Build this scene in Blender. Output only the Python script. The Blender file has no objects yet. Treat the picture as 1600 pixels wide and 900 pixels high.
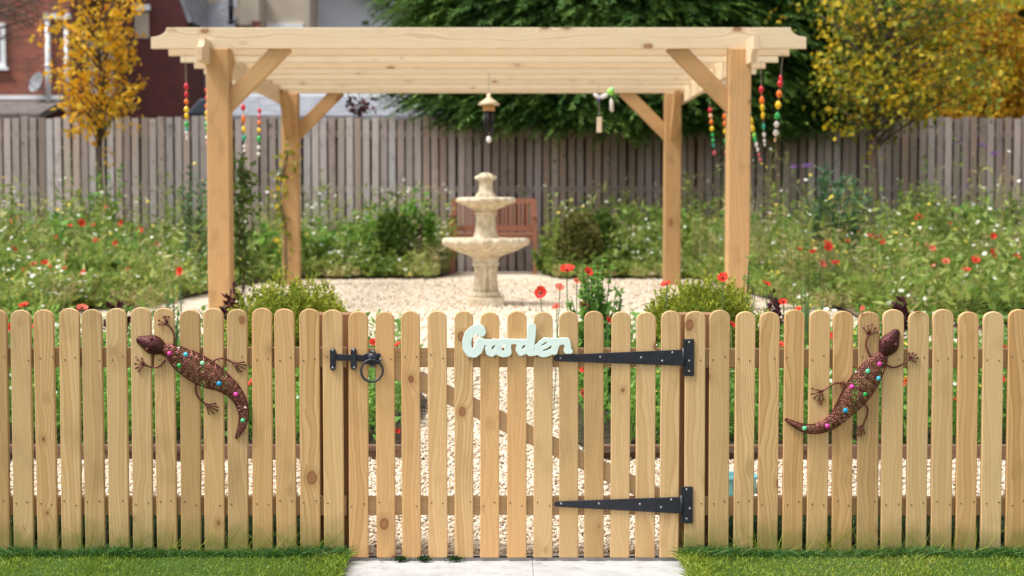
import bpy, math, random
import numpy as np
from mathutils import Vector, Matrix, Euler
from math import sin, cos, pi, sqrt, atan, radians

random.seed(4)
RNG = np.random.default_rng(7)
SC = bpy.context.scene
COL = SC.collection

# ------------------------------------------------------------------ camera
F = 2350.0                       # focal length in photograph pixels (1600 wide)
CAM = Vector((0.0, -5.34, 1.21))
PITCH = atan(113.0 / F)
cd = bpy.data.cameras.new("camera")
cam = bpy.data.objects.new("camera", cd)
COL.objects.link(cam)
cam.location = CAM
cam.rotation_euler = (pi / 2 - PITCH, 0, 0)
cd.sensor_width = 36.0
cd.lens = F / 1600.0 * 36.0
cd.clip_start = 0.05
cd.clip_end = 500
cd.dof.use_dof = True
cd.dof.focus_distance = 5.33
cd.dof.aperture_fstop = 3.4
SC.camera = cam

# ------------------------------------------------------------------ sky, sun, exposure
SUN_EL, SUN_AZ = radians(60), radians(248)      # azimuth clockwise from +Y
w = bpy.data.worlds.new("World")
SC.world = w
w.use_nodes = True
nt = w.node_tree
bg = nt.nodes["Background"]
sky = nt.nodes.new("ShaderNodeTexSky")
sky.sky_type = 'NISHITA'
sky.sun_disc = False
sky.sun_elevation = SUN_EL
sky.sun_rotation = SUN_AZ
sky.dust_density = 3.0
hs = nt.nodes.new("ShaderNodeHueSaturation")     # a white, overcast sky
hs.inputs['Saturation'].default_value = 0.16
nt.links.new(sky.outputs[0], hs.inputs['Color'])
nt.links.new(hs.outputs[0], bg.inputs['Color'])
bg.inputs['Strength'].default_value = 0.095
sl = bpy.data.lights.new("sun", 'SUN')
sl.energy = 1.5
sl.angle = radians(16)
sl.color = (1.0, 0.985, 0.955)
sun = bpy.data.objects.new("sun", sl)
COL.objects.link(sun)
sd = Vector((sin(SUN_AZ) * cos(SUN_EL), cos(SUN_AZ) * cos(SUN_EL), sin(SUN_EL)))
sun.rotation_euler = sd.to_track_quat('Z', 'Y').to_euler()
SC.view_settings.view_transform = 'Standard'
SC.view_settings.look = 'None'
SC.view_settings.gamma = 1.0
SC.view_settings.use_curve_mapping = False
SC.view_settings.exposure = 1.34


# ------------------------------------------------------------------ geometry of the place
def P(px, py, Y):
    """world point seen at photograph pixel (px, py) standing at depth plane Y"""
    u, v = (px - 800.0) / F, (450.0 - py) / F
    d = Vector((u, cos(PITCH) + v * sin(PITCH), -sin(PITCH) + v * cos(PITCH)))
    t = (Y - CAM.y) / d.y
    return CAM + d * t


def terr(Y):
    return 0.47 * np.clip((np.asarray(Y, float) - 0.3) / 6.3, 0, 1)


# ------------------------------------------------------------------ materials
def newmat(name):
    m = bpy.data.materials.new(name)
    m.use_nodes = True
    b = m.node_tree.nodes["Principled BSDF"]
    return m, m.node_tree, b


class NB:
    """small node helper"""
    def __init__(s, nt): s.nt = nt
    def n(s, t, **kw):
        o = s.nt.nodes.new(t)
        for k, v in kw.items(): setattr(o, k, v)
        return o
    def link(s, a, b): s.nt.links.new(a, b)
    def val(s, sock, v):
        if isinstance(v, bpy.types.NodeSocket): s.link(v, sock)
        else: sock.default_value = v
    def math(s, op, a, b=0.0, c=0.0, clamp=False):
        o = s.n("ShaderNodeMath", operation=op, use_clamp=clamp)
        s.val(o.inputs[0], a); s.val(o.inputs[1], b); s.val(o.inputs[2], c)
        return o.outputs[0]
    def vmath(s, op, a, b):
        o = s.n("ShaderNodeVectorMath", operation=op)
        s.val(o.inputs[0], a); s.val(o.inputs[1], b)
        return o.outputs[0]
    def noise(s, vec, scale, detail=3, rough=0.5):
        o = s.n("ShaderNodeTexNoise")
        if vec is not None: s.link(vec, o.inputs['Vector'])
        o.inputs['Scale'].default_value = scale
        o.inputs['Detail'].default_value = detail
        o.inputs['Roughness'].default_value = rough
        return o.outputs['Fac']
    def ramp(s, fac, stops, interp='LINEAR'):
        o = s.n("ShaderNodeValToRGB")
        o.color_ramp.interpolation = interp
        el = o.color_ramp.elements
        while len(el) < len(stops): el.new(0.5)
        for e, (p, c) in zip(el, stops):
            e.position = p
            e.color = (c, c, c, 1) if isinstance(c, (int, float)) else (*c, 1)
        s.val(o.inputs[0], fac)
        return o.outputs[0]
    def mix(s, fac, a, b, blend='MIX'):
        o = s.n("ShaderNodeMix", data_type='RGBA', blend_type=blend)
        s.val(o.inputs[0], fac)
        s.val(o.inputs[6], a if isinstance(a, bpy.types.NodeSocket) else (*a, 1))
        s.val(o.inputs[7], b if isinstance(b, bpy.types.NodeSocket) else (*b, 1))
        return o.outputs[2]
    def smooth(s, v, lo, hi):
        o = s.n("ShaderNodeMapRange", interpolation_type='SMOOTHSTEP')
        s.val(o.inputs[0], v)
        o.inputs[1].default_value = lo; o.inputs[2].default_value = hi
        o.inputs[3].default_value = 0; o.inputs[4].default_value = 1
        return o.outputs[0]
    def bump(s, h, strength, dist, bsdf):
        o = s.n("ShaderNodeBump")
        o.inputs['Strength'].default_value = strength
        o.inputs['Distance'].default_value = dist
        s.link(h, o.inputs['Height'])
        s.link(o.outputs[0], bsdf.inputs['Normal'])


def simple(name, col, rough=0.6, metal=0.0, vary=0.12, scale=20, bump=0.0, spec=0.5):
    m, nt, b = newmat(name); k = NB(nt)
    tc = k.n("ShaderNodeTexCoord")
    nz = k.noise(tc.outputs['Object'], scale, 4)
    c0 = tuple(c * (1 - vary) for c in col); c1 = tuple(min(1, c * (1 + vary)) for c in col)
    k.link(k.ramp(nz, [(0.3, c0), (0.7, c1)]), b.inputs['Base Color'])
    b.inputs['Roughness'].default_value = rough
    b.inputs['Metallic'].default_value = metal
    b.inputs['Specular IOR Level'].default_value = spec
    if bump: k.bump(nz, bump, 0.01, b)
    return m


def wood(name, light, dark, knot=(0.24, 0.08, 0.03), ring=0.0075, knots=True, stain=False,
         rough=0.62, tint=0.12, age=0.0, knot_gate=0.70, fx=9.0, fz=6.6):
    """sawn softwood, grain along local Z"""
    m, nt, b = newmat(name); k = NB(nt)
    tc = k.n("ShaderNodeTexCoord"); oi = k.n("ShaderNodeObjectInfo")
    cb = k.n("ShaderNodeCombineXYZ")
    k.link(k.math('MULTIPLY', oi.outputs['Random'], 17.3), cb.inputs[0])
    k.link(k.math('MULTIPLY', oi.outputs['Random'], 9.7), cb.inputs[1])
    k.link(k.math('MULTIPLY', oi.outputs['Random'], 53.1), cb.inputs[2])
    ov = k.vmath('ADD', tc.outputs['Object'], cb.outputs[0])
    sp = k.n("ShaderNodeSeparateXYZ"); k.link(tc.outputs['Object'], sp.inputs[0])
    lowv = k.vmath('MULTIPLY', ov, (5.0, 5.0, 1.3))
    n1 = k.noise(lowv, 1.0, 2, 0.45)
    xs = k.math('ADD', sp.outputs[0], k.math('MULTIPLY', k.math('SUBTRACT', n1, 0.5), 0.17))
    xs = k.math('ADD', xs, k.math('MULTIPLY', k.math('SUBTRACT', oi.outputs['Random'], 0.5), 0.05))
    kv = None
    if knots:
        vo = k.n("ShaderNodeTexVoronoi", voronoi_dimensions='3D', feature='F1')
        warp = k.noise(k.vmath('MULTIPLY', ov, (30, 30, 12)), 1.0, 2)
        vv = k.vmath('MULTIPLY', ov, (fx, 2.5, fz))
        wv = k.n("ShaderNodeCombineXYZ")
        k.link(k.math('MULTIPLY', warp, 0.10), wv.inputs[0])
        k.link(k.math('MULTIPLY', warp, 0.06), wv.inputs[2])
        vv = k.vmath('ADD', vv, wv.outputs[0])
        k.link(vv, vo.inputs['Vector']); vo.inputs['Scale'].default_value = 1.0
        cs = k.n("ShaderNodeSeparateColor"); k.link(vo.outputs['Color'], cs.inputs[0])
        gate = k.math('GREATER_THAN', cs.outputs[0], knot_gate)
        size = k.math('ADD', k.math('MULTIPLY', cs.outputs[1], 0.9), 0.32)
        dist = k.math('DIVIDE', vo.outputs['Distance'], size)
        # the grain bends round the knot
        bend = k.math('MULTIPLY', k.math('POWER', 2.718, k.math('MULTIPLY', dist, -6.0)), 0.05)
        xs = k.math('ADD', xs, k.math('MULTIPLY', bend, gate))
    y2 = k.math('ADD', sp.outputs[1], 0.035)
    r = k.math('SQRT', k.math('ADD', k.math('MULTIPLY', xs, xs), k.math('MULTIPLY', y2, y2)))
    rings = k.math('FRACT', k.math('DIVIDE', r, ring))
    rr = k.ramp(rings, [(0.0, 0.0), (0.55, 0.25), (0.86, 1.0), (1.0, 0.05)])
    fib = k.noise(k.vmath('MULTIPLY', ov, (420, 420, 7)), 1.0, 3, 0.6)
    pat = k.noise(k.vmath('MULTIPLY', ov, (14, 14, 3.2)), 1.0, 3)
    amount = k.math('MULTIPLY', rr, k.math('ADD', 0.35, k.math('MULTIPLY', pat, 0.65)))
    amount = k.math('MULTIPLY', amount, k.math('ADD', 0.45, k.math('MULTIPLY', k.math('FRACT', k.math('MULTIPLY', oi.outputs['Random'], 7.31)), 1.1)), clamp=True)
    c = k.mix(amount, light, dark)
    c = k.mix(k.math('MULTIPLY', k.smooth(fib, 0.42, 0.75), 0.30), c, dark)
    # one board is yellower, another redder or paler
    rnd = k.noise(cb.outputs[0], 3.1, 0)
    tone = k.ramp(oi.outputs['Random'], [(0.0, (1 - tint, 1 - tint * 1.25, 1 - tint * 1.6)), (0.35, (1, 1, 1)),
                                         (0.7, (1.0, 1 - tint * 0.5, 1 - tint)), (1.0, (1 + tint * 0.4, 1 + tint * 0.5, 1 + tint * 0.6))])
    c = k.mix(1.0, c, tone, 'MULTIPLY')
    c = k.mix(k.math('MULTIPLY', k.smooth(k.noise(k.vmath('MULTIPLY', ov, (9, 9, 5)), 1.0, 4), 0.5, 0.78), 0.28 + age), c,
              tuple(x * 0.62 for x in dark) if age else tuple(x * 0.95 for x in dark))
    if knots:
        halo = k.math('MULTIPLY', gate, k.ramp(dist, [(0.0, 0.75), (0.16, 0.55), (0.30, 0.0)]))
        c = k.mix(halo, c, tuple(x * 0.85 for x in dark))
        core = k.math('MULTIPLY', gate, k.ramp(dist, [(0.0, 0.75), (0.08, 0.6), (0.115, 0.95), (0.15, 0.0)]))
        c = k.mix(core, c, knot)
    if stain:
        hz = k.math('ADD', sp.outputs[2], k.math('MULTIPLY', k.math('SUBTRACT', k.noise(k.vmath('MULTIPLY', ov, (11, 11, 11)), 1.0, 4), 0.5), 0.16))
        f = k.math('SUBTRACT', 1.0, k.smooth(hz, 0.01, 0.15))
        c = k.mix(k.math('MULTIPLY', f, 0.72), c, (0.15, 0.17, 0.035))
    k.link(c, b.inputs['Base Color'])
    b.inputs['Roughness'].default_value = rough
    b.inputs['Specular IOR Level'].default_value = 0.3
    h = k.math('ADD', k.math('MULTIPLY', fib, 0.6), k.math('MULTIPLY', rr, -0.4))
    k.bump(h, 0.25, 0.002, b)
    return m


def leafmat(name, stops, trans=0.35, rough=0.55, noise_scale=1.2, noise_amt=0.35):
    m, nt, b = newmat(name); k = NB(nt)
    g = k.n("ShaderNodeNewGeometry")
    tc = k.n("ShaderNodeTexCoord")
    nz = k.noise(tc.outputs['Object'], noise_scale, 3)
    f = k.math('ADD', k.math('MULTIPLY', g.outputs['Random Per Island'], 1 - noise_amt),
               k.math('MULTIPLY', k.smooth(nz, 0.3, 0.7), noise_amt))
    c = k.ramp(f, stops)
    k.link(c, b.inputs['Base Color'])
    b.inputs['Roughness'].default_value = rough
    b.inputs['Specular IOR Level'].default_value = 0.3
    t = k.n("ShaderNodeBsdfTranslucent"); k.link(c, t.inputs[0])
    mx = k.n("ShaderNodeMixShader"); mx.inputs[0].default_value = trans
    k.link(b.outputs[0], mx.inputs[1]); k.link(t.outputs[0], mx.inputs[2])
    k.link(mx.outputs[0], nt.nodes["Material Output"].inputs[0])
    return m


def brickmat(name, c1, c2, mortar, dirt):
    m, nt, b = newmat(name); k = NB(nt)
    tc = k.n("ShaderNodeTexCoord"); sp = k.n("ShaderNodeSeparateXYZ"); k.link(tc.outputs['Object'], sp.inputs[0])
    cb = k.n("ShaderNodeCombineXYZ")
    k.link(k.math('ADD', sp.outputs[0], sp.outputs[1]), cb.inputs[0]); k.link(sp.outputs[2], cb.inputs[1])
    br = k.n("ShaderNodeTexBrick")
    k.link(cb.outputs[0], br.inputs['Vector'])
    br.inputs['Scale'].default_value = 1.0
    br.inputs['Brick Width'].default_value = 0.225; br.inputs['Row Height'].default_value = 0.075
    br.inputs['Mortar Size'].default_value = 0.008
    br.inputs['Color1'].default_value = (*c1, 1); br.inputs['Color2'].default_value = (*c2, 1)
    br.inputs['Mortar'].default_value = (*mortar, 1)
    nz = k.noise(tc.outputs['Object'], 1.3, 5, 0.6)
    c = k.mix(k.math('MULTIPLY', k.smooth(nz, 0.42, 0.68), 0.7), br.outputs['Color'], dirt)
    k.link(c, b.inputs['Base Color']); b.inputs['Roughness'].default_value = 0.9
    k.bump(br.outputs['Fac'], -0.4, 0.01, b)
    return m


def islandmat(name, stops, rough=0.85, fine=60.0):
    m, nt, b = newmat(name); k = NB(nt)
    g = k.n("ShaderNodeNewGeometry"); tc = k.n("ShaderNodeTexCoord")
    c = k.ramp(g.outputs['Random Per Island'], stops)
    nz = k.noise(tc.outputs['Object'], fine, 3)
    c = k.mix(k.math('MULTIPLY', nz, 0.3), c, (0.75, 0.68, 0.58), 'MULTIPLY')
    k.link(c, b.inputs['Base Color']); b.inputs['Roughness'].default_value = rough
    b.inputs['Specular IOR Level'].default_value = 0.3
    return m


def groundmat(name, stops, scale, rough=0.95, bump=0.4, fine=4.0):
    m, nt, b = newmat(name); k = NB(nt)
    tc = k.n("ShaderNodeTexCoord")
    n1 = k.noise(tc.outputs['Object'], scale, 6, 0.65)
    c = k.ramp(n1, stops)
    n2 = k.noise(tc.outputs['Object'], fine, 4)
    c = k.mix(k.math('MULTIPLY', k.smooth(n2, 0.4, 0.75), 0.35), c, tuple(x * 0.6 for x in stops[0][1]) if not isinstance(stops[0][1], float) else (0.3, 0.3, 0.3))
    k.link(c, b.inputs['Base Color']); b.inputs['Roughness'].default_value = rough
    b.inputs['Specular IOR Level'].default_value = 0.2
    k.bump(n1, bump, 0.02, b)
    return m


def gravelmat():
    m, nt, b = newmat("pale gravel"); k = NB(nt)
    tc = k.n("ShaderNodeTexCoord")
    vo = k.n("ShaderNodeTexVoronoi", voronoi_dimensions='3D'); k.link(tc.outputs['Object'], vo.inputs['Vector'])
    vo.inputs['Scale'].default_value = 75
    cs = k.n("ShaderNodeSeparateColor"); k.link(vo.outputs['Color'], cs.inputs[0])
    c = k.ramp(cs.outputs[0], [(0.0, (0.42, 0.31, 0.21)), (0.2, (0.62, 0.50, 0.37)), (0.55, (0.72, 0.61, 0.48)), (1.0, (0.78, 0.70, 0.59))])
    c = k.mix(k.smooth(vo.outputs['Distance'], 0.5, 0.8), c, (0.42, 0.33, 0.24))
    n2 = k.noise(tc.outputs['Object'], 2.2, 5, 0.6)
    c = k.mix(k.math('MULTIPLY', k.smooth(n2, 0.5, 0.75), 0.4), c, (0.45, 0.34, 0.22))
    k.link(c, b.inputs['Base Color']); b.inputs['Roughness'].default_value = 0.9
    b.inputs['Specular IOR Level'].default_value = 0.2
    k.bump(k.math('SUBTRACT', 1.0, vo.outputs['Distance']), 0.5, 0.008, b)
    return m


M = {}
M['picket'] = wood("planed pale pine", (0.655, 0.445, 0.225), (0.47, 0.275, 0.11), stain=True, tint=0.24, age=0.08, knot_gate=0.46)
M['gate_picket'] = wood("planed honey pine", (0.66, 0.445, 0.22), (0.48, 0.275, 0.108), tint=0.22, age=0.10, knot_gate=0.44)
M['rail'] = wood("sawn pine rail", (0.55, 0.37, 0.19), (0.42, 0.25, 0.11), tint=0.1)
M['post_dark'] = wood("treated brown post", (0.30, 0.16, 0.07), (0.22, 0.11, 0.045), knots=False)
M['pergola'] = wood("new pine beam", (0.72, 0.60, 0.425), (0.56, 0.40, 0.235), ring=0.014, tint=0.17, fx=8.0, fz=4.2, knot_gate=0.5)
M['pergola_post'] = wood("orange pine post", (0.54, 0.335, 0.155), (0.38, 0.21, 0.085), ring=0.016, tint=0.14, age=0.12, fx=5.5, fz=3.4, knot_gate=0.66)
M['grey_board'] = wood("weathered grey board", (0.50, 0.455, 0.455), (0.31, 0.27, 0.265), knot=(0.09, 0.07, 0.065), ring=0.016, rough=0.9, tint=0.26, age=0.2, knot_gate=0.7)
M['brown_board'] = wood("weathered brown board", (0.37, 0.312, 0.30), (0.23, 0.185, 0.175), knot=(0.07, 0.045, 0.04), ring=0.016, rough=0.9, tint=0.26, age=0.2, knot_gate=0.7)
M['back_board'] = wood("brown board with painted gap shade", (0.07, 0.055, 0.045), (0.045, 0.035, 0.03), knots=False, ring=0.016, rough=0.95, tint=0.2)  # colour darkened to carry the shade in the gaps between front boards
M['edging'] = wood("damp timber edging", (0.22, 0.13, 0.08), (0.14, 0.08, 0.05), knots=False, rough=0.85)
M['bench'] = wood("red stained hardwood", (0.38, 0.17, 0.105), (0.27, 0.11, 0.07), knots=False, tint=0.15)
M['iron'] = simple("black japanned iron", (0.012, 0.014, 0.022), 0.42, 0.0, 0.3, 60, 0.15)
M['screw'] = simple("dull zinc screw", (0.30, 0.30, 0.31), 0.5, 0.8, 0.2, 200)
M['nail'] = simple("rusty nail head", (0.16, 0.12, 0.09), 0.6, 0.5, 0.3, 90)
M['sign'] = simple("mint white paint", (0.70, 0.83, 0.76), 0.5, 0, 0.03, 25, 0.05)
M['bronze'] = simple("dark bronze metal", (0.085, 0.022, 0.022), 0.35, 0.55, 0.45, 140, 0.5)
M['scroll_wire'] = simple("copper brown scroll wire", (0.21, 0.07, 0.055), 0.3, 0.6, 0.4, 60, 0.2)
M['bronze_wire'] = simple("brown metal wire", (0.15, 0.045, 0.035), 0.32, 0.6, 0.45, 90, 0.2)
for nme, c in (('pink', (0.75, 0.06, 0.36)), ('cyan', (0.08, 0.55, 0.70)), ('pale_green', (0.35, 0.75, 0.45)),
               ('green', (0.02, 0.40, 0.08)), ('blue', (0.01, 0.33, 0.62)), ('mint', (0.12, 0.62, 0.32)), ('red', (0.62, 0.015, 0.03)),
               ('orange', (0.80, 0.17, 0.015)), ('yellow', (0.85, 0.55, 0.01)), ('clear', (0.72, 0.66, 0.62)), ('teal', (0.01, 0.33, 0.22)),
               ('rose', (0.65, 0.10, 0.14)), ('peach', (0.85, 0.45, 0.25)), ('purple', (0.07, 0.03, 0.25)), ('lime', (0.3, 0.72, 0.10))):
    M['bead_' + nme] = simple(nme + " glass bead", c, 0.12, 0, 0.1, 80)
M['pearl'] = simple("pearl", (0.75, 0.70, 0.68), 0.2)
M['cord'] = simple("thin cord", (0.35, 0.30, 0.24), 0.8)
M['chime_tube'] = simple("dark chime tube", (0.02, 0.018, 0.02), 0.35, 0.3)
M['white_plastic'] = simple("white plastic", (0.78, 0.78, 0.78), 0.4, 0, 0.06, 6)
def stonemat():
    m, nt, b = newmat("cream cast stone"); k = NB(nt)
    tc = k.n("ShaderNodeTexCoord")
    n1 = k.noise(tc.outputs['Object'], 18, 5, 0.6)
    c = k.ramp(n1, [(0.28, (0.46, 0.36, 0.23)), (0.5, (0.64, 0.54, 0.38)), (0.72, (0.76, 0.69, 0.55))])
    st_ = k.noise(k.vmath('MULTIPLY', tc.outputs['Object'], (30, 30, 4)), 1.0, 4, 0.6)
    c = k.mix(k.math('MULTIPLY', k.smooth(st_, 0.5, 0.7), 0.65), c, (0.30, 0.205, 0.10))
    al_ = k.noise(tc.outputs['Object'], 5, 5, 0.65)
    c = k.mix(k.math('MULTIPLY', k.smooth(al_, 0.55, 0.72), 0.4), c, (0.25, 0.22, 0.12))
    k.link(c, b.inputs['Base Color']); b.inputs['Roughness'].default_value = 0.85
    k.bump(n1, 0.35, 0.02, b)
    return m


M['stone'] = stonemat()
M['gravel'] = gravelmat()
M['pebble'] = islandmat("gravel stones", [(0.0, (0.14, 0.085, 0.05)), (0.10, (0.46, 0.33, 0.22)), (0.3, (0.70, 0.585, 0.44)), (1.0, (0.81, 0.735, 0.61))])
M['soil'] = groundmat("dark soil", [(0.3, (0.03, 0.022, 0.014)), (0.7, (0.085, 0.06, 0.04))], 30, 1.0, 0.8)  # soil tone deepened to put shade into the strip behind the pickets
M['bed_soil'] = groundmat("pale crumbly bed soil", [(0.3, (0.10, 0.075, 0.045)), (0.55, (0.24, 0.175, 0.11)), (0.75, (0.36, 0.28, 0.19))], 30, 1.0, 0.8)
M['turf'] = groundmat("turf", [(0.3, (0.03, 0.07, 0.012)), (0.7, (0.08, 0.14, 0.025))], 40, 1.0, 0.6)
M['concrete'] = groundmat("pale concrete", [(0.25, (0.22, 0.215, 0.205)), (0.42, (0.43, 0.425, 0.415)), (0.7, (0.53, 0.525, 0.51))], 14, 0.85, 0.15, 3)
M['grass'] = leafmat("grass blades", [(0.0, (0.08, 0.16, 0.012)), (0.4, (0.17, 0.27, 0.022)), (0.72, (0.30, 0.37, 0.04)), (0.92, (0.36, 0.37, 0.07)), (1.0, (0.48, 0.40, 0.17))], 0.3)
M['fringe'] = leafmat("dark lush grass", [(0.0, (0.03, 0.10, 0.02)), (0.6, (0.07, 0.18, 0.035)), (0.9, (0.14, 0.24, 0.06)), (1.0, (0.30, 0.30, 0.12))], 0.3)
M['rank_grass'] = leafmat("rank grass", [(0.0, (0.012, 0.035, 0.010)), (0.7, (0.03, 0.075, 0.016)), (1.0, (0.09, 0.17, 0.04))], 0.2)  # greens darkened to paint in the shade behind the picket gaps
M['meadow'] = leafmat("meadow leaves", [(0.0, (0.08, 0.18, 0.03)), (0.3, (0.18, 0.29, 0.05)), (0.6, (0.32, 0.40, 0.08)), (0.8, (0.44, 0.46, 0.13)), (1.0, (0.62, 0.54, 0.28))], 0.4)
M['lush'] = leafmat("lush leaves", [(0.0, (0.07, 0.19, 0.03)), (0.5, (0.18, 0.38, 0.06)), (1.0, (0.36, 0.52, 0.12))], 0.45)
M['meadow_green'] = leafmat("fresh meadow leaves", [(0.0, (0.08, 0.145, 0.028)), (0.5, (0.20, 0.29, 0.05)), (0.85, (0.36, 0.41, 0.10)), (1.0, (0.50, 0.45, 0.18))], 0.4)
M['straw'] = leafmat("straw stems", [(0.0, (0.20, 0.20, 0.06)), (0.5, (0.40, 0.34, 0.14)), (1.0, (0.60, 0.50, 0.30))], 0.35)
M['box'] = leafmat("yellow green box leaves", [(0.0, (0.09, 0.15, 0.02)), (0.35, (0.24, 0.31, 0.03)), (0.7, (0.46, 0.46, 0.05)), (1.0, (0.62, 0.54, 0.09))], 0.35)
M['dome'] = leafmat("clipped dome leaves", [(0.0, (0.04, 0.09, 0.015)), (0.6, (0.10, 0.17, 0.025)), (1.0, (0.17, 0.23, 0.03))], 0.25)
M['bronze_dome'] = leafmat("bronzed dome leaves", [(0.0, (0.05, 0.08, 0.02)), (0.5, (0.14, 0.15, 0.03)), (1.0, (0.24, 0.16, 0.05))], 0.25)
M['glaucous'] = leafmat("blue green leaves", [(0.0, (0.05, 0.13, 0.06)), (0.6, (0.12, 0.23, 0.10)), (1.0, (0.22, 0.33, 0.16))], 0.3)
M['maroon_leaf'] = leafmat("dark maroon leaves", [(0.0, (0.03, 0.008, 0.01)), (1.0, (0.10, 0.02, 0.025))], 0.2)
M['amber'] = leafmat("amber leaves", [(0.0, (0.60, 0.24, 0.012)), (0.35, (0.78, 0.42, 0.02)), (0.7, (0.84, 0.55, 0.04)), (1.0, (0.55, 0.50, 0.06))], 0.45)
M['amber_green'] = leafmat("turning leaves", [(0.0, (0.08, 0.15, 0.018)), (0.45, (0.24, 0.27, 0.03)), (0.62, (0.54, 0.43, 0.03)), (0.85, (0.76, 0.48, 0.02)), (1.0, (0.82, 0.58, 0.05))], 0.38, noise_amt=0.45, noise_scale=2.2)
M['ochre'] = leafmat("ochre leaves", [(0.0, (0.26, 0.15, 0.015)), (0.4, (0.58, 0.33, 0.02)), (0.8, (0.78, 0.48, 0.035)), (1.0, (0.36, 0.34, 0.04))], 0.4, noise_amt=0.4)
M['conifer'] = leafmat("conifer sprays", [(0.0, (0.022, 0.06, 0.016)), (0.4, (0.06, 0.14, 0.025)), (0.75, (0.125, 0.235, 0.04)), (1.0, (0.22, 0.33, 0.07))], 0.25, noise_amt=0.55, noise_scale=1.8)
M['bark'] = simple("grey brown bark", (0.11, 0.075, 0.055), 0.9, 0, 0.4, 30, 0.6)
M['twig'] = simple("brown stem", (0.10, 0.075, 0.04), 0.85, 0, 0.3, 30)
M['stem'] = simple("green stem", (0.10, 0.17, 0.05), 0.7, 0, 0.3, 30)
M['poppy'] = leafmat("red poppy petals", [(0.0, (0.60, 0.015, 0.01)), (0.5, (0.74, 0.03, 0.015)), (1.0, (0.80, 0.09, 0.03))], 0.35)
M['poppy_orange'] = leafmat("faded poppy petals", [(0.0, (0.74, 0.10, 0.05)), (1.0, (0.80, 0.20, 0.12))], 0.35)
M['black_core'] = simple("poppy centre", (0.02, 0.015, 0.015), 0.9)
M['white_flower'] = leafmat("white petals", [(0.0, (0.74, 0.72, 0.56)), (1.0, (0.85, 0.83, 0.78))], 0.3)
M['yellow_flower'] = leafmat("yellow petals", [(0.0, (0.75, 0.55, 0.03)), (1.0, (0.80, 0.66, 0.15))], 0.3)
M['lilac_flower'] = leafmat("lilac petals", [(0.0, (0.30, 0.12, 0.50)), (1.0, (0.50, 0.25, 0.65))], 0.3)
M['red_brick'] = brickmat("red brick", (0.42, 0.115, 0.062), (0.24, 0.066, 0.044), (0.22, 0.15, 0.12), (0.085, 0.05, 0.042))
M['maroon_brick'] = brickmat("maroon brick", (0.14, 0.035, 0.03), (0.10, 0.025, 0.024), (0.09, 0.04, 0.036), (0.07, 0.022, 0.02))
M['render'] = simple("beige render", (0.50, 0.42, 0.33), 0.95, 0, 0.1, 3, 0.1)
M['pale_render'] = simple("pale lilac render", (0.66, 0.68, 0.74), 0.95, 0, 0.04, 2)
M['slate'] = simple("grey slate", (0.21, 0.215, 0.24), 0.8, 0, 0.25, 4, 0.2)
M['old_tile'] = simple("old brown tile", (0.13, 0.105, 0.095), 0.9, 0, 0.35, 7, 0.3)
M['clay'] = simple("clay roof tile", (0.30, 0.15, 0.13), 0.85, 0, 0.25, 4, 0.2)
M['dark_roof'] = simple("blue black sheet", (0.03, 0.04, 0.06), 0.6)
M['upvc'] = simple("white window frame", (0.78, 0.79, 0.80), 0.4, 0, 0.04, 5)
M['black_pipe'] = simple("black pipe", (0.015, 0.015, 0.017), 0.5)
M['grey_dish'] = simple("grey dish", (0.22, 0.225, 0.24), 0.5)
g, gnt, gb = newmat("window glass")
gb.inputs['Base Color'].default_value = (0.05, 0.06, 0.07, 1); gb.inputs['Roughness'].default_value = 0.06
gk = NB(gnt); gk.bump(gk.noise(gk.n("ShaderNodeTexCoord").outputs['Object'], 2.0, 1), 0.02, 0.02, gb)
M['glass'] = g
M['teal_plastic'] = simple("teal plastic", (0.16, 0.44, 0.46), 0.45)


# ------------------------------------------------------------------ object helpers
def tag(o, label=None, cat=None, group=None, kind=None):
    if label: o['label'] = label
    if cat: o['category'] = cat
    if group: o['group'] = group
    if kind: o['kind'] = kind
    return o


def empty(name, loc, label, cat, group=None):
    o = bpy.data.objects.new(name, None)
    o.empty_display_size = 0.1
    COL.objects.link(o)
    o.location = loc
    return tag(o, label, cat, group)


def link(name, me, parent=None, loc=(0, 0, 0), rot=None):
    o = bpy.data.objects.new(name, me)
    COL.objects.link(o)
    if parent is not None: o.parent = parent
    o.location = loc
    if rot is not None: o.rotation_euler = rot
    return o


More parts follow.
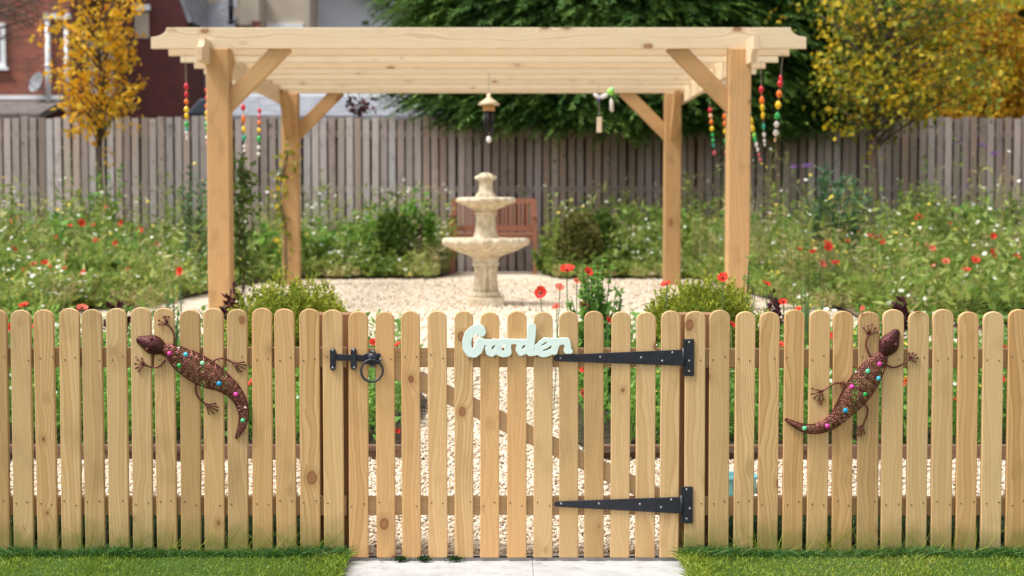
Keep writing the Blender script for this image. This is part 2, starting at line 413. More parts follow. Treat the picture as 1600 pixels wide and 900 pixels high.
class MB:
    def __init__(s): s.v = []; s.f = []
    def add(s, vs, fs):
        b = len(s.v)
        s.v.extend([tuple(p) for p in vs]); s.f.extend([tuple(i + b for i in f) for f in fs])
    def box(s, x0, x1, y0, y1, z0, z1):
        vs = [(x, y, z) for z in (z0, z1) for y in (y0, y1) for x in (x0, x1)]
        s.add(vs, [(0, 2, 3, 1), (4, 5, 7, 6), (0, 1, 5, 4), (2, 6, 7, 3), (0, 4, 6, 2), (1, 3, 7, 5)])
    def prism(s, pts, y0, y1, ch=0.0):
        """outline in (x,z), counter-clockwise seen from -Y, extruded along Y with chamfered edges"""
        n = len(pts)
        pts = [Vector(p) for p in pts]
        def inset(d):
            out = []
            for i in range(n):
                a, b, c = pts[i - 1], pts[i], pts[(i + 1) % n]
                e1 = (b - a).normalized(); e2 = (c - b).normalized()
                n1 = Vector((-e1.y, e1.x)); n2 = Vector((-e2.y, e2.x))
                m = (n1 + n2)
                l = max(0.35, m.length / 2)
                out.append(b + m.normalized() * (d / l))
            return out
        if ch > 0:
            i_ = inset(ch)
            rings = [(i_, y0), (pts, y0 + ch), (pts, y1 - ch), (i_, y1)]
        else:
            rings = [(pts, y0), (pts, y1)]
        vs = [(p.x, y, p.y) for ring, y in rings for p in ring]
        fs = []
        for r in range(len(rings) - 1):
            for i in range(n):
                j = (i + 1) % n
                fs.append((r * n + i, (r + 1) * n + i, (r + 1) * n + j, r * n + j))
        fs.append(tuple(range(n)))
        fs.append(tuple((len(rings) - 1) * n + i for i in reversed(range(n))))
        s.add(vs, fs)
    def tube(s, pts, rad, n=6, cap=True):
        pts = [Vector(p) for p in pts]
        if not hasattr(rad, '__len__'): rad = [rad] * len(pts)
        up = Vector((0.13, 0.31, 0.94)).normalized()
        prev = None; vs = []; fs = []
        for i, p in enumerate(pts):
            d = (pts[min(i + 1, len(pts) - 1)] - pts[max(i - 1, 0)])
            if d.length < 1e-9: d = Vector((0, 0, 1))
            d.normalize()
            if prev is None:
                a = d.cross(up)
                if a.length < 0.1: a = d.cross(Vector((1, 0, 0)))
            else:
                a = prev - d * prev.dot(d)
            a.normalize(); prev = a
            b = d.cross(a)
            for k in range(n):
                t = 2 * pi * k / n
                vs.append(p + (a * cos(t) + b * sin(t)) * rad[i])
        for i in range(len(pts) - 1):
            for k in range(n):
                q = (k + 1) % n
                fs.append((i * n + k, i * n + q, (i + 1) * n + q, (i + 1) * n + k))
        if cap:
            fs.append(tuple(reversed(range(n)))); fs.append(tuple((len(pts) - 1) * n + k for k in range(n)))
        s.add(vs, fs)
    def ball(s, c, r, nu=10, nv=6, sc=(1, 1, 1)):
        vs = [(c[0], c[1], c[2] - r * sc[2])]; fs = []
        for j in range(1, nv):
            ph = -pi / 2 + pi * j / nv
            for i in range(nu):
                th = 2 * pi * i / nu
                vs.append((c[0] + r * sc[0] * cos(ph) * cos(th), c[1] + r * sc[1] * cos(ph) * sin(th), c[2] + r * sc[2] * sin(ph)))
        vs.append((c[0], c[1], c[2] + r * sc[2]))
        for i in range(nu): fs.append((0, 1 + (i + 1) % nu, 1 + i))
        for j in range(nv - 2):
            for i in range(nu):
                q = (i + 1) % nu
                fs.append((1 + j * nu + i, 1 + j * nu + q, 1 + (j + 1) * nu + q, 1 + (j + 1) * nu + i))
        t = len(vs) - 1; b = 1 + (nv - 2) * nu
        for i in range(nu): fs.append((b + i, b + (i + 1) % nu, t))
        s.add(vs, fs)
    def lathe(s, c, prof, n=32, mod=None):
        """prof: (radius, z); mod(theta, i) multiplies the radius and adds z"""
        vs = []; fs = []
        for i, (r, z) in enumerate(prof):
            for k in range(n):
                t = 2 * pi * k / n
                m, dz = mod(t, i) if mod else (1, 0)
                vs.append((c[0] + r * m * cos(t), c[1] + r * m * sin(t), c[2] + z + dz))
        for i in range(len(prof) - 1):
            for k in range(n):
                q = (k + 1) % n
                fs.append((i * n + k, i * n + q, (i + 1) * n + q, (i + 1) * n + k))
        fs.append(tuple(reversed(range(n)))); fs.append(tuple((len(prof) - 1) * n + k for k in range(n)))
        s.add(vs, fs)
    def mesh(s, name, mat, smooth=False, off=(0, 0, 0)):
        me = bpy.data.meshes.new(name)
        ox, oy, oz = off
        me.from_pydata([(x - ox, y - oy, z - oz) for x, y, z in s.v], [], s.f)
        me.materials.append(mat)
        if smooth: me.polygons.foreach_set('use_smooth', [True] * len(me.polygons))
        me.update()
        return me
    def build(s, name, mat, parent=None, smooth=False):
        off = parent_world(parent) if parent else Vector((0, 0, 0))
        return link(name, s.mesh(name, mat, smooth, off), parent)


def parent_world(o):
    v = Vector((0, 0, 0))
    while o is not None:
        v += o.location; o = o.parent
    return v


def timber(name, mat, parent, length, wid, thick, mid, axis, face, ends=None, ch=0.004):
    """a length of wood: local Z along axis, local X across, local Y (front at -Y) along -face"""
    h = length / 2; a = wid / 2
    pts = ends if ends else [(-a, -h), (a, -h), (a, h), (-a, h)]
    b = MB(); b.prism(pts, -thick / 2, thick / 2, ch)
    me = b.mesh(name, mat)
    z = Vector(axis).normalized(); y = -Vector(face); y = (y - z * y.dot(z)).normalized(); x = y.cross(z)
    o = link(name, me, parent)
    mt = Matrix((x, y, z)).transposed()
    o.rotation_euler = mt.to_euler()
    off = parent_world(parent) if parent else Vector((0, 0, 0))
    o.location = Vector(mid) - off
    return o


def np_mesh(name, V, Fq, mat, parent=None, kind=None, mats=None, mi=None, off=True, smooth=False):
    me = bpy.data.meshes.new(name)
    V = np.asarray(V, np.float32)
    if parent is not None and off: V = V - np.array(parent_world(parent), np.float32)
    Fq = np.asarray(Fq, np.int32); n, k = Fq.shape
    me.vertices.add(len(V)); me.vertices.foreach_set('co', V.ravel())
    me.loops.add(n * k); me.loops.foreach_set('vertex_index', Fq.ravel())
    me.polygons.add(n); me.polygons.foreach_set('loop_start', np.arange(0, n * k, k, dtype=np.int32))
    me.polygons.foreach_set('loop_total', np.full(n, k, np.int32))
    for m in (mats or [mat]): me.materials.append(m)
    if mi is not None: me.polygons.foreach_set('material_index', np.asarray(mi, np.int32))
    if smooth: me.polygons.foreach_set('use_smooth', np.ones(n, bool))
    me.update(calc_edges=True)
    o = link(name, me, parent)
    if kind: o['kind'] = kind
    return o


def unit(v): return v / np.maximum(np.linalg.norm(v, axis=-1, keepdims=True), 1e-9)


def rdirs(n, rng=RNG): return unit(rng.normal(size=(n, 3)))


def leaves(c, d, nrm, L, W, fold=0.15):
    """one folded quad per leaf: base, right, tip, left"""
    c = np.asarray(c, float); d = unit(np.asarray(d, float)); N = len(c)
    s = unit(np.cross(d, nrm)); up = np.cross(s, d)
    L = np.broadcast_to(np.asarray(L, float), (N,))[:, None]; W = np.broadcast_to(np.asarray(W, float), (N,))[:, None]
    V = np.stack([c, c + d * L * 0.45 + s * W / 2 + up * W * fold, c + d * L, c + d * L * 0.45 - s * W / 2 + up * W * fold], 1)
    return V.reshape(-1, 3), np.arange(4 * N).reshape(N, 4)


def blades(base, top, W, bend):
    """grass blades or thin stems: two quads each"""
    N = len(base); ax = top - base
    s = unit(np.cross(ax, rdirs(N))) * np.asarray(W, float).reshape(-1, 1) / 2
    mid = base + ax * 0.55 + bend
    V = np.stack([base - s, base + s, mid - s * 0.75, mid + s * 0.75, top - s * 0.15, top + s * 0.15], 1).reshape(-1, 3)
    i = (np.arange(N) * 6)[:, None]
    Fq = np.concatenate([i + np.array([[0, 1, 3, 2]]), i + np.array([[2, 3, 5, 4]])], 0)
    return V, Fq


def merge(parts):
    Vs, Fs, n = [], [], 0
    for V, Fq in parts:
        Vs.append(V); Fs.append(Fq + n); n += len(V)
    return np.concatenate(Vs), np.concatenate(Fs)


# ------------------------------------------------------------------ ground sheets
def sheet(name, x0, x1, ys, dz, mat, nx=2, zfun=terr, edge=0.0, skirt=0.0):
    xs = np.linspace(x0, x1, nx); ys = np.asarray(ys, float)
    V = np.array([(x, y, float(zfun(y)) + dz) for y in ys for x in xs])
    if edge:
        r = np.random.default_rng(len(name))
        g = V.reshape(len(ys), nx, 3)
        g[0, :, 1] += r.normal(0, edge, nx); g[-1, :, 1] += r.normal(0, edge, nx)
        g[:, 0, 0] += r.normal(0, edge, len(ys)); g[:, -1, 0] += r.normal(0, edge, len(ys))
        V = g.reshape(-1, 3)
    q = []
    for j in range(len(ys) - 1):
        for i in range(nx - 1):
            a = j * nx + i
            q.append((a, a + 1, a + nx + 1, a + nx))
    o = np_mesh(name, V, q, mat)
    o['kind'] = 'structure'
    return o


sheet('ground', -150, 150, [-150, -5, 0.3, 2, 4, 6.6, 10, 40, 200], -0.05, M['soil'])
sheet('lawn', -9, -0.585, np.linspace(-4, 0.03, 12), 0.0, M['turf'], 24)
sheet('lawn', 0.60, 9, np.linspace(-4, 0.03, 12), 0.0, M['turf'], 24)
sheet('gravel', -9, 9, [0.06, 0.3, 1, 2, 3, 4, 5, 6, 6.6, 9, 12, 15.1], -0.022, M['gravel'])
GATE_L, GATE_R = P(541, 600, 0).x, P(1064, 600, 0).x
for x0, x1 in ((-9, GATE_L - 0.03), (GATE_R + 0.03, 9)):
    sheet('soil_strip', x0, x1, np.linspace(0.028, 0.66, 8), -0.004, M['soil'], 60, edge=0.02)
EDGE_Y = 1.62
BED_L = P(655, 600, 2.4).x; BED_R = P(905, 600, 2.4).x
FRONT_BED_END = 3.7
sheet('bed_soil', -9, BED_L, np.linspace(EDGE_Y, FRONT_BED_END, 8), 0.02, M['soil'], 50, edge=0.04)
sheet('bed_soil', BED_R, 9, np.linspace(EDGE_Y, FRONT_BED_END, 8), 0.02, M['soil'], 50, edge=0.04)


def left_edge(Y):      # right limit of the left meadow
    return np.interp(Y, [6.8, 8.5, 11.2, 12.6, 15.4], [-3.25, -2.98, -2.98, -2.7, -2.4])


def right_edge(Y):
    return np.interp(Y, [6.6, 8.0, 11.2, 12.6, 15.4], [2.75, 2.3, 2.3, 2.2, 1.9])


def strip_sheet(name, ys, fl, fr, dz, mat):
    V = []; q = []
    n = 90
    rj = np.random.default_rng(3)
    for y in ys:
        for t in np.linspace(0, 1, n):
            V.append((fl(y) * (1 - t) + fr(y) * t + rj.normal(0, 0.03), y + (rj.normal(0, 0.06) if y == ys[0] else 0), float(terr(y)) + dz - (0.028 if y == ys[0] else 0)))
    for j in range(len(ys) - 1):
        for i in range(n - 1):
            a = j * n + i; q.append((a, a + 1, a + n + 1, a + n))
    o = np_mesh(name, V, q, mat); o['kind'] = 'structure'


strip_sheet('bed_soil', np.linspace(7.1, 15.15, 14), lambda y: -9.5, left_edge, 0.006, M['bed_soil'])
strip_sheet('bed_soil', np.linspace(6.95, 15.15, 14), right_edge, lambda y: 9.5, 0.006, M['bed_soil'])
MIDL = (-3.2, -0.82); MIDR = (0.42, 2.6)
strip_sheet('bed_soil', np.linspace(5.6, 7.3, 5), lambda y: -9.5, lambda y: -3.45 - 0.1 * (7.2 - y), 0.010, M['bed_soil'])
strip_sheet('bed_soil', np.linspace(5.5, 7.2, 5), lambda y: 2.62, lambda y: 9.5, 0.010, M['bed_soil'])
strip_sheet('bed_soil', np.linspace(12.75, 15.15, 8), lambda y: -3.0, lambda y: MIDL[1] - max(0, 13.4 - y) * 0.3, 0.026, M['bed_soil'])
strip_sheet('bed_soil', np.linspace(12.75, 15.15, 8), lambda y: MIDR[0] + max(0, 13.4 - y) * 0.3, lambda y: 2.6, 0.026, M['bed_soil'])

# concrete path of two slabs meeting at a joint
path = empty('path', (0, -0.5, -0.03), None, None); path['kind'] = 'structure'
PX_J = P(832, 880, 0).x
for x0, x1 in ((P(541, 880, 0).x, PX_J - 0.0008), (PX_J + 0.0008, P(1066, 880, 0).x)):
    b = MB(); b.prism([(x0, -0.12), (x1, -0.12), (x1, -0.028), (x0, -0.028)], -3.0, 0.115, 0.006)
    b.build('paving_slab', M['concrete'], path)

# gravel stones
ICO = None
def ico():
    t = (1 + 5 ** .5) / 2
    v = np.array([(-1, t, 0), (1, t, 0), (-1, -t, 0), (1, -t, 0), (0, -1, t), (0, 1, t), (0, -1, -t), (0, 1, -t), (t, 0, -1), (t, 0, 1), (-t, 0, -1), (-t, 0, 1)], float)
    f = np.array([(0, 11, 5), (0, 5, 1), (0, 1, 7), (0, 7, 10), (0, 10, 11), (1, 5, 9), (5, 11, 4), (11, 10, 2), (10, 7, 6), (7, 1, 8), (3, 9, 4), (3, 4, 2), (3, 2, 6), (3, 6, 8), (3, 8, 9), (4, 9, 5), (2, 4, 11), (6, 2, 10), (8, 6, 7), (9, 8, 1)])
    return v / np.linalg.norm(v[0]), f


def pebbles(name, x0, x1, y0, y1, dens, r0, r1, rng, label):
    n = int((x1 - x0) * (y1 - y0) * dens)
    v, f = ico()
    c = np.stack([rng.uniform(x0, x1, n), rng.uniform(y0, y1, n), np.zeros(n)], 1)
    c[:, 2] = terr(c[:, 1]) - 0.020 + rng.uniform(0.0, 0.008, n)
    r = rng.uniform(r0, r1, n)
    sc = rng.uniform(0.65, 1.25, (n, 1, 3)) * r[:, None, None]; sc[..., 2] *= 0.75
    vj = v[None] * rng.uniform(0.78, 1.15, (n, 12, 1)) * sc
    a = rng.uniform(0, 2 * pi, n); ca, sa = np.cos(a)[:, None], np.sin(a)[:, None]
    x = vj[..., 0] * ca - vj[..., 1] * sa; y = vj[..., 0] * sa + vj[..., 1] * ca
    vj = np.stack([x, y, vj[..., 2]], -1) + c[:, None]
    ff = f[None] + (np.arange(n) * 12)[:, None, None]
    o = np_mesh(name, vj.reshape(-1, 3), ff.reshape(-1, 3), M['pebble'], kind='stuff')
    tag(o, label, 'gravel')


pebbles('gravel_stones', -0.75, 0.75, 0.09, 2.2, 5200, 0.005, 0.0115, RNG, "loose cream gravel stones lying behind the gate")
pebbles('gravel_stones', -3.2, -0.75, 0.60, EDGE_Y - 0.03, 3600, 0.005, 0.0115, RNG, "cream gravel strip behind the left picket fence")
pebbles('gravel_stones', 0.75, 3.2, 0.60, EDGE_Y - 0.03, 3600, 0.005, 0.0115, RNG, "cream gravel strip behind the right picket fence")
pebbles('gravel_stones', -0.9, 0.65, 2.2, 4.2, 2200, 0.006, 0.012, RNG, "cream gravel stones between the two front flower beds")
pebbles('gravel_stones', -2.6, 2.3, 4.2, 12.8, 260, 0.008, 0.014, RNG, "pale gravel under and around the pergola")


# ------------------------------------------------------------------ picket fence and gate
def picket_mesh(name, wid, hgt, dome, mat, th=0.019):
    a = wid / 2
    pts = [(-a, 0), (a, 0), (a, hgt - dome)]
    for i in range(1, 10):
        t = pi * i / 10
        pts.append((a * cos(t), hgt - dome + dome * sin(t) ** 0.9))
    pts.append((-a, hgt - dome))
    b = MB(); b.prism(pts, 0.0, th, 0.0025)
    return b.mesh(name, mat)


def zpx(py, Y=0.0): return P(800, py, Y).z


nails_l, nails_g, nails_r = MB(), MB(), MB()


def nail(mb, px, py, y=0.0, r=0.0026):
    p = P(px, py, y)
    mb.lathe((0, 0, 0), [(r, 0)], 3) if False else None
    n = 7
    vs = [(p.x + r * cos(2 * pi * k / n), y - 0.0008, p.z + r * sin(2 * pi * k / n)) for k in range(n)] + \
         [(p.x + r * 1.2 * cos(2 * pi * k / n), y + 0.001, p.z + r * 1.2 * sin(2 * pi * k / n)) for k in range(n)]
    mb.add(vs, [tuple(range(n))] + [(k, k + n, (k + 1) % n + n, (k + 1) % n) for k in range(n)])


def picket_run(root, centers, widths, top, bot, mb, nail_rows, mat='picket', cache={}):
    for i, (cx, wd) in enumerate(zip(centers, widths)):
        w_ = (wd / 440.0)
        tp = top(cx) if callable(top) else top; bt = bot(cx) if callable(bot) else bot
        zb = zpx(bt); zt = zpx(tp)
        key = (mat, round(w_, 4), round(zt - zb, 3))
        if key not in cache: cache[key] = picket_mesh('picket', w_, zt - zb, 0.030, M[mat])
        o = link('picket', cache[key], root)
        x = P(cx, 0.5 * (tp + bt), 0).x
        dy = random.uniform(-0.0012, 0.0012)
        o.location = Vector((x, dy, zb)) - root.location
        o.rotation_euler = (0, radians(random.uniform(-0.25, 0.25)), radians(random.uniform(-0.6, 0.6)))
        for ry in nail_rows:
            for s in (-1, 1):
                if random.random() < 0.9:
                    nail(mb, cx + s * random.uniform(7.5, 10.5), ry + random.uniform(-4, 4), dy - 0.0006)


left_c = [-41, -3.5, 34, 71.7, 109, 146.3, 183.6, 221.2, 259, 296.5, 333.4, 370.5, 409, 446.5, 483.5, 521]
left_w = [31.5] * 16
right_c = [1086.2, 1124, 1162.8, 1200.8, 1239.8, 1278.3, 1317.5, 1357.6, 1394.8, 1434, 1473.5, 1512, 1551, 1590, 1629]
right_w = [32, 32, 31, 31.5, 31.5, 32.5, 31.5, 33, 33, 32, 32.5, 32, 32, 32, 32]
gate_c = [559.5, 602.4, 642.5, 684, 724.5, 765, 807.5, 848.6, 889, 928.7, 969, 1008.8, 1046.2]
gate_w = [30.5, 29.5, 29.5, 30, 29.5, 30, 30.5, 30, 30, 30.5, 30, 30.5, 29.8]

fl = empty('picket_fence', (P(250, 600, 0).x, 0, 0), "pale pine picket fence left of the gate, behind a brown metal gecko facing left", "fence", "low picket fences")
fr = empty('picket_fence', (P(1350, 600, 0).x, 0, 0), "pale pine picket fence right of the gate, behind a brown metal gecko climbing upwards", "fence", "low picket fences")
gate = empty('garden_gate', (P(800, 600, 0).x, 0, 0), "pale pine picket gate with black strap hinges and ring latch above the concrete path", "gate")
picket_run(fl, left_c, left_w, lambda x: 482.5 + random.uniform(-2.5, 2), lambda x: 866 - 0.008 * x, nails_l, (560, 786))
picket_run(fr, right_c, right_w, lambda x: 485 + random.uniform(-2, 2.5), lambda x: 866, nails_r, (560, 786))
picket_run(gate, gate_c, gate_w, lambda x: 487 + random.uniform(-1.5, 1), lambda x: 871.5, nails_g, (558, 788), 'gate_picket')

RY0, RY1 = 0.021, 0.053


def rail(root, px0, px1, py0, py1, name='rail', y0=RY0, y1=RY1, mat='rail'):
    a = P(px0, (py0 + py1) / 2, y0); c = P(px1, (py0 + py1) / 2, y0)
    hz = zpx(py0, y0) - zpx(py1, y0)
    m = (a + c) / 2; m.y = (y0 + y1) / 2
    return timber(name, M[mat], root, (c - a).length, hz, y1 - y0, m, (1, 0, 0), (0, -1, 0), ch=0.003)


rail(fl, -70, 541, 543, 574); rail(fl, -70, 541, 776, 806)
rail(fr, 1067, 1670, 545, 575); rail(fr, 1067, 1670, 777, 806)
rail(gate, 544.5, 1060, 544, 574, y1=0.046); rail(gate, 544.5, 1060, 776, 805, y1=0.046)
# diagonal gate brace
A, B_ = P(612, 574, 0.03), P(1040, 782, 0.03)
dv = (B_ - A)
timber('brace', M['rail'], gate, dv.length, 0.062, 0.026, (A + B_) / 2 + Vector((0, 0.0, 0)), dv, (0, -1, 0), ch=0.002)
# posts
def fpost(root, px0, px1, pyt, mat='post_dark'):
    x0, x1 = P(px0, 600, 0.056).x, P(px1, 600, 0.056).x
    zt = zpx(pyt, 0.056)
    timber('fence_post', M[mat], root, zt + 0.5, x1 - x0, 0.09, ((x0 + x1) / 2, 0.056 + 0.045, (zt - 0.5) / 2), (0, 0, 1), (0, -1, 0), ch=0.004)
fpost(fl, 494, 549, 490); fpost(fr, 1062, 1114, 490)
fpost(fl, -60, -10, 490); fpost(fr, 1620, 1670, 490)
for mb, rt in ((nails_l, fl), (nails_g, gate), (nails_r, fr)):
    o = mb.build('nail_heads', M['nail'], rt); o['kind'] = 'stuff'


def screw(mb, px, py, y):
    p = P(px, py, y)
    mb.lathe((0, 0, 0), [(1, 1)], 3) if False else None
    n = 8; r = 0.0045
    ring0 = [(p.x + r * cos(2 * pi * k / n), y, p.z + r * sin(2 * pi * k / n)) for k in range(n)]
    ring1 = [(p.x + r * .6 * cos(2 * pi * k / n), y - 0.002, p.z + r * .6 * sin(2 * pi * k / n)) for k in range(n)]
    mb.add(ring0 + ring1, [(k, (k + 1) % n, (k + 1) % n + n, k + n) for k in range(n)] + [tuple(range(n, 2 * n))])


def px_prism(pts, y0, y1, ch, yref=0.0):
    """outline given in photograph pixels"""
    q = [P(x, y, yref) for x, y in pts]
    o = [(p.x, p.z) for p in q]
    area = sum(o[i - 1][0] * o[i][1] - o[i][0] * o[i - 1][1] for i in range(len(o)))
    if area < 0: o.reverse()
    b = MB(); b.prism(o, y0, y1, ch)
    return b


def hinge(strap, plate, scr):
    h = px_prism(strap, -0.0075, -0.0022, 0.001).build('hinge', M['iron'], gate)
    h['label'] = "black tapered strap hinge"
    px_prism(plate, -0.0085, -0.0024, 0.001).build('hinge_plate', M['iron'], h)
    kx = plate[0][0] + 1
    b = MB(); ym, yM = strap[2][1] - 2, strap[3][1] + 2
    b.tube([P(kx, ym, -0.008), P(kx, yM, -0.008)], 0.006, 10); b.build('knuckle', M['iron'], h, True)
    s = MB()
    for x, y in scr: screw(s, x, y, -0.0086)
    s.build('screws', M['screw'], h)


hinge([(865, 557), (868, 554.5), (1066, 546), (1066, 571), (868, 564), (865, 561.5)], [(1067, 529.5), (1084, 529.5), (1084, 587), (1067, 587)],
      [(876, 559.5), (938, 558), (1002, 559), (1051, 551), (1035, 564), (1077, 535), (1077, 580), (1077, 564)])
hinge([(865, 788), (868, 783), (1063, 776), (1063, 802), (868, 791), (865, 788.5)], [(1064, 760), (1082, 760), (1082, 817), (1064, 817)],
      [(877, 787), (936, 787), (1000, 788), (1049, 781), (1033, 793), (1073, 765), (1073, 811), (1078, 795)])


def pill(x0, x1, y0, y1, n=6):
    r = (x1 - x0) / 2; c = (x0 + x1) / 2
    return [(c + r * cos(pi + pi * i / n), y0 + r + r * sin(pi + pi * i / n)) for i in range(n + 1)] + \
           [(c + r * cos(pi * i / n), y1 - r + r * sin(pi * i / n)) for i in range(n + 1)]


# the latch keeper belongs to the fence post, the rest to the gate
kp = px_prism(pill(516, 525, 544, 578.5), -0.014, -0.002, 0.002).build('latch_keeper', M['iron'], fl)
s = MB(); screw(s, 520, 547.5, -0.0142); screw(s, 520, 575, -0.0142); s.build('screws', M['screw'], kp)
lt = px_prism([(522, 552.5), (578, 555), (578, 565), (522, 562.5)], -0.0095, -0.004, 0.001).build('ring_latch', M['iron'], gate)
lt['label'] = "black iron ring latch with bar"
st = px_prism(pill(548.5, 557.5, 543.5, 577.5), -0.015, -0.002, 0.002).build('staple', M['iron'], lt)
s = MB(); screw(s, 552.5, 547, -0.0152); screw(s, 553.5, 574.5, -0.0152); s.build('screws', M['screw'], st)
rose = [(582.5 + (12.2 + 2.2 * cos(6 * t)) * sin(t), 560 - (12.2 + 2.2 * cos(6 * t)) * cos(t)) for t in [2 * pi * i / 48 for i in range(48)]]
ro = px_prism(rose, -0.012, -0.002, 0.002).build('rose_plate', M['iron'], lt)
b = MB(); c = P(582, 560, -0.012)
b.lathe((0, 0, 0), [(0.02, 0), (0.018, 0.004), (0.010, 0.008), (0.002, 0.009)], 16)
b.v = [(c.x + x, c.y - z, c.z + y) for x, y, z in b.v]
b.build('boss', M['iron'], ro, True)
s = MB()
for x, y in ((583, 549.5), (594.5, 561.5), (582, 573), (571, 566)): screw(s, x, y, -0.0122)
s.build('screws', M['screw'], ro)
c = P(581.3, 579, -0.018); R = 17.0 / 440
b = MB()
b.tube([(c.x + R * sin(t), c.y - 0.006 * (1 - cos(t)) , c.z + R * cos(t)) for t in [2 * pi * i / 32 for i in range(33)]], 0.0042, 8, False)
b.build('ring', M['iron'], lt, True)


# ------------------------------------------------------------------ the cut-out "Garden" sign
def sign_loops():
    S = []
    def st(r, *pts): S.append((r, pts))
    # strokes of the joined script letters, in 1/6.923 photograph pixels from (700, 460)
    st(45, (362, 408), (352, 376), (318, 372), (268, 392), (222, 440), (203, 510), (207, 580), (240, 628), (285, 634), (325, 602), (347, 548), (356, 515))
    st(28, (356, 512), (440, 518))
    st(30, (540, 522), (500, 512), (455, 535), (434, 585), (446, 630), (474, 640), (515, 612), (550, 565))
    st(31, (562, 515), (546, 580), (556, 630), (600, 645))
    st(24, (560, 506), (650, 508))
    st(33, (652, 512), (644, 570), (652, 625), (630, 640))
    st(25, (655, 520), (700, 508), (735, 512), (800, 512))
    st(28, (848, 520), (808, 512), (775, 548), (764, 600), (785, 634), (818, 622), (860, 590))
    st(43, (908, 358), (900, 450), (886, 540), (882, 612))
    st(24, (885, 640), (950, 632))
    st(20, (985, 596), (1060, 562), (1116, 522), (1100, 494), (1045, 492), (998, 525), (966, 575))
    st(29, (966, 565), (972, 620), (1020, 646), (1070, 640), (1120, 618), (1150, 615))
    st(24, (1105, 500), (1165, 502))
    st(34, (1168, 508), (1158, 570), (1150, 616))
    st(33, (1168, 530), (1222, 506), (1285, 505), (1297, 560), (1288, 606))
    st(24, (1290, 612), (1322, 614))
    step = 5.0
    X, Y = np.meshgrid(np.arange(120, 1400, step), np.arange(280, 720, step))
    D = np.full(X.shape, 1e9)
    for r, pts in S:
        for (ax, ay), (bx, by) in zip(pts[:-1], pts[1:]):
            dx, dy = bx - ax, by - ay
            t = np.clip(((X - ax) * dx + (Y - ay) * dy) / (dx * dx + dy * dy), 0, 1)
            D = np.minimum(D, np.hypot(X - ax - t * dx, Y - ay - t * dy) - r - 2.5)
    # marching squares
    ins = D < 0
    segs = {}
    def pt(j0, i0, j1, i1):
        d0, d1 = D[j0, i0], D[j1, i1]; t = d0 / (d0 - d1)
        return (X[j0, i0] + t * (X[j1, i1] - X[j0, i0]), Y[j0, i0] + t * (Y[j1, i1] - Y[j0, i0]))
    act = ins[:-1, :-1].astype(int) + ins[:-1, 1:] + ins[1:, 1:] + ins[1:, :-1]
    pos = {}
    for j, i in zip(*np.where((act > 0) & (act < 4))):
        c = [(j, i), (j, i + 1), (j + 1, i + 1), (j + 1, i)]
        cr = []
        for k in range(4):
            a, b2 = c[k], c[(k + 1) % 4]
            if ins[a] != ins[b2]:
                key = (min(a, b2), max(a, b2)); pos[key] = pt(*a, *b2); cr.append((key, ins[a]))
        for k in range(0, len(cr), 2):
            ks = [q for q in cr[k:k + 2]]
            if len(ks) == 2:
                segs.setdefault(ks[0][0], []).append(ks[1][0]); segs.setdefault(ks[1][0], []).append(ks[0][0])
    loops = []; seen = set()
    for k0 in segs:
        if k0 in seen: continue
        lp = [k0]; seen.add(k0); cur = k0
        while True:
            nx = [q for q in segs[cur] if q not in seen]
            if not nx: break
            cur = nx[0]; seen.add(cur); lp.append(cur)
        if len(lp) > 8: loops.append([pos[k] for k in lp])
    return loops


cu = bpy.data.curves.new('sign_outline', 'CURVE'); cu.dimensions = '2D'; cu.fill_mode = 'BOTH'
o0 = P(808, 533, -0.012)
for lp in sign_loops():
    a = np.array(lp)
    for _ in range(2): a = (np.roll(a, 1, 0) + 2 * a + np.roll(a, -1, 0)) / 4
    sp = cu.splines.new('POLY'); sp.points.add(len(a) - 1); sp.use_cyclic_u = True
    for q, (zx, zy) in zip(sp.points, a):
        p = P(700 + zx / 6.923, 460 + zy / 6.923, -0.012)
        q.co = (p.x - o0.x, p.z - o0.z, 0, 1)
cu.extrude = 0.0055; cu.bevel_depth = 0.0012; cu.bevel_resolution = 1; cu.offset = -0.0006
tmp = bpy.data.objects.new('sign_outline', cu); COL.objects.link(tmp)
bpy.context.view_layer.update()
me = bpy.data.meshes.new_from_object(tmp.evaluated_get(bpy.context.evaluated_depsgraph_get()))
bpy.data.objects.remove(tmp)
me.materials.clear(); me.materials.append(M['sign'])
so = link('garden_sign', me, None, o0, (pi / 2, 0, 0))
tag(so, "mint white cut-out sign spelling Garden in joined script letters on the gate", "sign")


